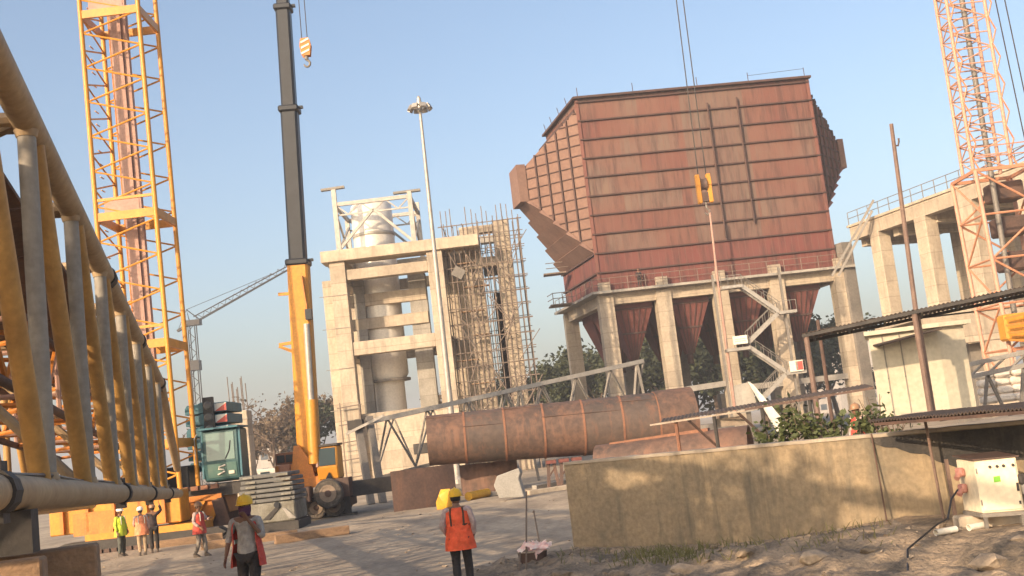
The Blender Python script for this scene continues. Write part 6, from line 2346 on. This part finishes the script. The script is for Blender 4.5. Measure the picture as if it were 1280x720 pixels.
# low rusty roof over the wall
A, B = P(1097, 521, 20.2), P(1340, 508, 17.6)
A.z = 2.24
B.z = 2.26
nb = -WN * 1.55
lr = thing('low_roof', (B.x, B.y, 2), 'low rusty corrugated roof sheet projecting over the right end of the wall', 'roof')
A2, B2 = A + WN * .6 + WD * .1, B + WN * 1.9
corr_sheet(A2, B2, B2 + nb * 2.1, A2 + nb * 1.2, 46, .02).build('roof_sheet', 'rust_sheet', lr)
MB().beam(lerp(A2, B2, .05) - Z * .06, B2 - Z * .07, .05, .05).build('edge_rail', 'rust_dark', lr)
for t in (.1, .5, .9):
    p = lerp(A2, B2, t) - Z * .07
    MB().beam(p, p + nb * 1.3, .05, .06).build('rafter', 'dark', lr)
pp_ = P(1187, 520, 19.0)
bb_ = wall_at(1196, .4, .5)
MB().tube(Vector((bb_.x, bb_.y, bank_z(bb_.x, bb_.y) - .1)), Vector((bb_.x - .05, bb_.y, 2.2)), .026, n=8).build('post', 'pole', lr)
# small open roof on the left of the wall
A, B = P(826, 534, 33), P(1090, 475, 30)
zc_ = (A.z + B.z) / 2
A.z, B.z = zc_ - .16, zc_ + .14
sr = thing('open_shelter', ((A.x + B.x) / 2, 32, 0), 'narrow open shelter with thin dark roof between the long pipe and the shrubs', 'shelter')
dpt = Vector((.3, 1.7, .1))
corr_sheet(A, B, B + dpt, A + dpt, 50, .012).build('roof_sheet', 'rust_sheet', sr)
MB().beam(A - Z * .05 - Vector((.3, 0, 0)), lerp(A, B, .42) - Z * .08, .04, .05).build('edge_rail', 'sheet_edge', sr)
MB().beam(lerp(A, B, .42) - Z * .05, B - Z * .05, .05, .06).build('edge_rail', 'rust_dark', sr)
for t in (.08, .27, .5, .72):
    p = lerp(A, B, t)
    MB().tube((p.x, p.y + .05, 0), p + Vector((0, .05, -.05)), .055, n=7).build('post', 'dark' if t > .2 else 'rust_weld', sr)
for t in (.14, .38):
    p = lerp(A, B, t) - Z * .06
    MB().beam(p, p + Vector((.9, .3, -1.0)), .06, .06).build('brace', 'rust_dark', sr)
p = lerp(A, B, .36)
MB().box(p + Vector((0, .8, -.32)), (.8, .6, .24)).build('hanging_box', 'sheet_edge', sr)
# leaning panels
o = MB().prism([P(917, 482, 40), P(938, 477, 40), P(948, 512, 40), P(922, 518, 40)], (0, .1, 0)).build('leaning_panel', 'conc_grey')
tag(o, 'grey rectangular panel standing above the shelter roof under the stair', 'panel')
o = MB().prism([P(935, 477, 39.8), P(941, 480, 39.8), P(992, 540, 39), P(972, 540, 39)], (0, .12, .02)).build('leaning_panel', 'white')
tag(o, 'long white tapering panel leaning down to the shrubs on the wall', 'panel')
# worker behind the wall
q = P(1071, 520, 27)
person((q.x, q.y, P(1071, 506, 27).z - 1.72), R(-60), 1.72, 'worker in red with brown cap just showing above the shrubs on the wall', 'hat_b', 'vest_r', 'shirt_p', 'trous_d', mask=False, detail=False)

# far right: grey gantry and sacks beside the cabin
ga, gb = P(1210, 456, 42), P(1300, 436, 39)
gt = thing('pipe_rack', (ga.x + 1.5, 41, KZ), 'grey horizontal steel pipe rack on V legs right of the cream cabin', 'rack')
for dz in (0, -.45):
    MB().beam(ga + Z * dz, gb + Z * dz, .14, .16).build('rail', 'steel', gt)
for t in (.25, .75):
    p = lerp(ga, gb, t) - Z * .5
    for dx in (-.3, .35):
        MB().beam(p, Vector((p.x + dx, p.y, KZ - .05)), .1, .1).build('leg', 'steel_grey', gt)
for t in (.02, .3, .6):
    MB().beam(lerp(ga, gb, t) - Z * .4, lerp(ga, gb, t + .25), .07, .07).build('lacing', 'steel', gt)
rr = random.Random(12)
for r_ in range(4):
    for c_ in range(3):
        p = P(1238 + c_ * 20, 506, 44)
        z = KZ + .17 + r_ * .32
        o = MB().box((p.x + rr.uniform(-.05, .05), 44 + rr.uniform(-.1, .1), z), (.62, .5, .31)).build('sack', 'sack', bevel=.09, smooth=True)
        tag(o, ['lowest row', 'second row', 'third row', 'top row'][r_].join(('', ' white sack, ')) + ['left of three', 'middle of three', 'right of three'][c_] + ' in the stack beside the pipe rack', 'sack', 'stacked white sacks')

# ------------------------------------------------------------------ electrical cabinet
ec0 = P(1236, 640, 17.6)
cbz0, cbz1 = P(1236, 640, 17.6).z, P(1236, 573, 17.6).z
ec = thing('electrical_cabinet', (ec0.x, 17.6, cbz0 - .5), 'cream electrical cabinet with green sticker on a steel stand by the wall', 'cabinet')
fx0, fx1 = P(1221, 600, 17.5).x, P(1273, 600, 17.3).x
Aq, Bq, Cq = Vector((fx0, 17.5, 0)), Vector((fx1, 17.25, 0)), Vector((P(1199, 600, 18.2).x, 18.2, 0))
Dq = Bq + (Cq - Aq)
bx_ = MB().prism([Aq + Z * cbz0, Bq + Z * cbz0, Dq + Z * cbz0, Cq + Z * cbz0], (0, 0, cbz1 - cbz0)).build('housing', 'boxpaint', ec, bevel=.012)
e = .035
MB().prism([Aq + Vector((-.03, -e, cbz1)), Bq + Vector((e, -e, cbz1)), Dq + Vector((e, e, cbz1 + .05)), Cq + Vector((-e, e, cbz1 + .05))], (0, 0, .022)).build('rain_hood', 'rust_dark', ec)
fd = (Bq - Aq).normalized()
fn = Vector((fd.y, -fd.x, 0))
hq = cbz1 - cbz0
fp = lambda u, v, o=0: lerp(Aq, Bq, u) + Z * (cbz0 + hq * v) + fn * o
MB().prism([fp(.035, .04, .002), fp(.965, .04, .002), fp(.965, .96, .002), fp(.035, .96, .002)], fn * .018).build('door', 'boxpaint', ec, bevel=.006)
MB().prism([fp(.40, .56, .022), fp(.56, .57, .022), fp(.56, .68, .022), fp(.40, .67, .022)], fn * .004).build('sticker', 'green_sticker', ec)
for u in (.36, .53, .68, .9):
    MB().lathe(fp(u, .86, .02), [(.022, 0), (.022, .03), (.012, .035)], 12, fn).build('knob', 'dark', ec)
MB().prism([fp(.9, .13, .022), fp(.95, .13, .022), fp(.95, .19, .022), fp(.9, .19, .022)], fn * .01).build('lock', 'dark', ec)
for v in (.2, .8):
    MB().tube(fp(.03, v - .05, .025), fp(.03, v + .05, .025), .012, n=8).build('hinge', 'steel_grey', ec)
MB().box(fp(.93, .45, .035), (.025, .03, .12)).build('handle', 'dark', ec)
MB().box(fp(1.0, .58, .0) + fd * .05, (.14, .12, .16)).build('side_socket', 'dark', ec, bevel=.02)
MB().box(fp(1.0, .42, .0) + fd * .05, (.1, .1, .2)).build('plug', 'steel', ec, bevel=.02)
sd_ = (Cq - Aq)
sn = Vector((sd_.y, -sd_.x, 0)).normalized()
if sn.x > 0:
    sn = -sn
for v in (.77, .46):
    c = Aq + sd_ * .62 + Z * (cbz0 + hq * v) + sn * .07
    so = MB().box(c, (.11, .14, .14), R(25)).build('socket', 'socket', ec, bevel=.025)
    MB().tube(c + Vector((-.03, -.03, -.02)), c + Vector((-.10, -.09, -.08)), .042, .046, n=12).build('socket_cover', 'socket', so)
MB().beam(fp(0, 0) - Z * .03, fp(1, 0) - Z * .03, .05, .06).build('stand_rail', 'steel_grey', ec)
MB().beam(Aq + Z * (cbz0 - .03), Cq + Z * (cbz0 - .03), .05, .06).build('stand_rail', 'steel_grey', ec)
for p in (lerp(Aq, Bq, .05), lerp(Aq, Bq, .92), lerp(Cq, Dq, .1), lerp(Cq, Dq, .95)):
    MB().beam(Vector((p.x, p.y, bank_z(p.x, p.y) - .12)), p + Z * (cbz0 - .05), .05, .05, Vector((0, 1, 0))).build('leg', 'steel_grey', ec)
MB().beam(Vector((Cq.x - .12, Cq.y + .1, bank_z(Cq.x, Cq.y) - .1)), Vector((Cq.x - .12, Cq.y + .1, cbz1 + .02)), .05, .05, Vector((0, 1, 0))).build('side_post', 'pole', ec)
# cables and hoses
c = Aq + sd_ * .62 + Z * (cbz0 + hq * .44) + sn * .15
g0, g1 = P(1172, 655, 17.4), P(1139, 716, 16.4)
o = MB().path([c, c + Vector((-.16, -.1, -.12)), c + Vector((-.3, -.2, -.4)), Vector((g0.x, g0.y, g0.z)), Vector((g1.x, g1.y, bank_z(g1.x, g1.y) + .02)), Vector((g1.x - .3, g1.y - .8, bank_z(g1.x - .3, g1.y - .8) + .02))], .016, 7).build('power_cable', 'black', smooth=True)
tag(o, 'black power cable hanging from the cabinet socket down over the rubble', 'cable')
a, b = wall_at(1088, 1.98, .02), wall_at(1121, .2, .32)
o = MB().tube(Vector((b.x, b.y, bank_z(b.x, b.y) - .03)), a + Z * .02, .016, n=7).build('steel_rod', 'rust_dark')
tag(o, 'thin rusty steel rod leaning against the wall', 'rod')
for i, (px, py, dz, lab) in enumerate(((1196, 668, 0, 'short white plastic pipe end on the ground left under the cabinet'), (1212, 666, 0, 'short white plastic pipe end on the ground right under the cabinet'))):
    q = P(px, py, 17.5)
    q.z = bank_z(q.x, q.y) + .05
    o = MB().shell(q, q + Vector((.28, .12, 0)) * (1 if i else -1.3), .05, .05, .008, 0, 2 * math.pi, 16).build('plastic_pipe', 'white', smooth=True)
    tag(o, lab, 'pipe', 'plastic pipe ends below the cabinet')
q = P(1245, 667, 17.7)
tag(MB().box((q.x + .3, q.y + .3, bank_z(q.x, q.y) + .05), (1.5, .4, .26), R(-5)).build('concrete_plinth', 'conc', bevel=.03), 'low concrete plinth on the ground behind the cabinet legs', 'plinth')

# ------------------------------------------------------------------ rebar with barrier tape and pot at the lower middle
RB = [((657, 722), (658, 614), 'tall upright rebar with barrier tape beside the road'), ((648, 726), (650, 690), 'short left rebar of the taped group'), ((677, 692), (667, 638), 'leaning rebar above the pink tape')]
base_ = G(662, 716)
for (a, b, lab) in RB:
    A = G(*a)
    Bp = P(b[0], b[1], A.y)
    tag(MB().tube(A - Z * .1, Bp, .017, n=7).build('rebar', 'scaf'), lab, 'rebar', 'rebars with barrier tape')
A = G(657, 722)
rb = MB()
rr = random.Random(9)
cpt = P(668, 684, A.y)
last = P(648, 690, A.y)
for k in range(22):
    p = cpt + Vector((rr.gauss(.02, .16), rr.gauss(0, .06), rr.gauss(0, .09)))
    d = (p - last)
    nrm = Vector((rr.uniform(-.03, .03), .01, .035))
    mid = lerp(last, p, .5) + Vector((0, 0, -.03))
    rb.add([last - nrm, mid - nrm, p - nrm, p + nrm, mid + nrm, last + nrm, last + Vector((0, .004, 0))], [(0, 1, 4, 5), (1, 2, 3, 4)])
    last = p
tag(rb.build('barrier_tape', 'tape_pink'), 'tangled pink and white barrier tape on the rebars', 'tape')
q = G(668, 712)
ty = thing('tar_pot', (q.x, q.y, 0), 'round dark bucket with a pale rim standing at the foot of the taped rebar', 'bucket')
MB().shell((q.x, q.y, 0), (q.x, q.y, .38), .26, .3, .02, 0, 2 * math.pi, 22, Vector((0, 1, 0))).build('bucket_wall', 'rust_dark', ty, True)
MB().path([Vector((q.x + .3 * math.cos(t), q.y + .3 * math.sin(t), .38)) for t in [2 * math.pi * k / 20 for k in range(21)]], .022, 6).build('rim', 'sheet_edge', ty, True)
MB().lathe((q.x, q.y, 0), [(.25, .02), (.25, .2)], 18).build('contents', 'dark', ty)

# phone held by the masked worker
q = q0
m_ = Matrix.Rotation(R(-8), 4, 'Z')
pos = Vector((q.x, q.y, ground_z(q.x, q.y))) + m_ @ Vector((.11, -.25, 1.5))
tag(MB().box(pos, (.025, .075, .15), 0, Matrix.Rotation(.3, 3, 'Y')).build('phone', 'black', bevel=.006), 'dark phone held up to the face of the masked worker', 'phone')

print('objects', len(bpy.data.objects))
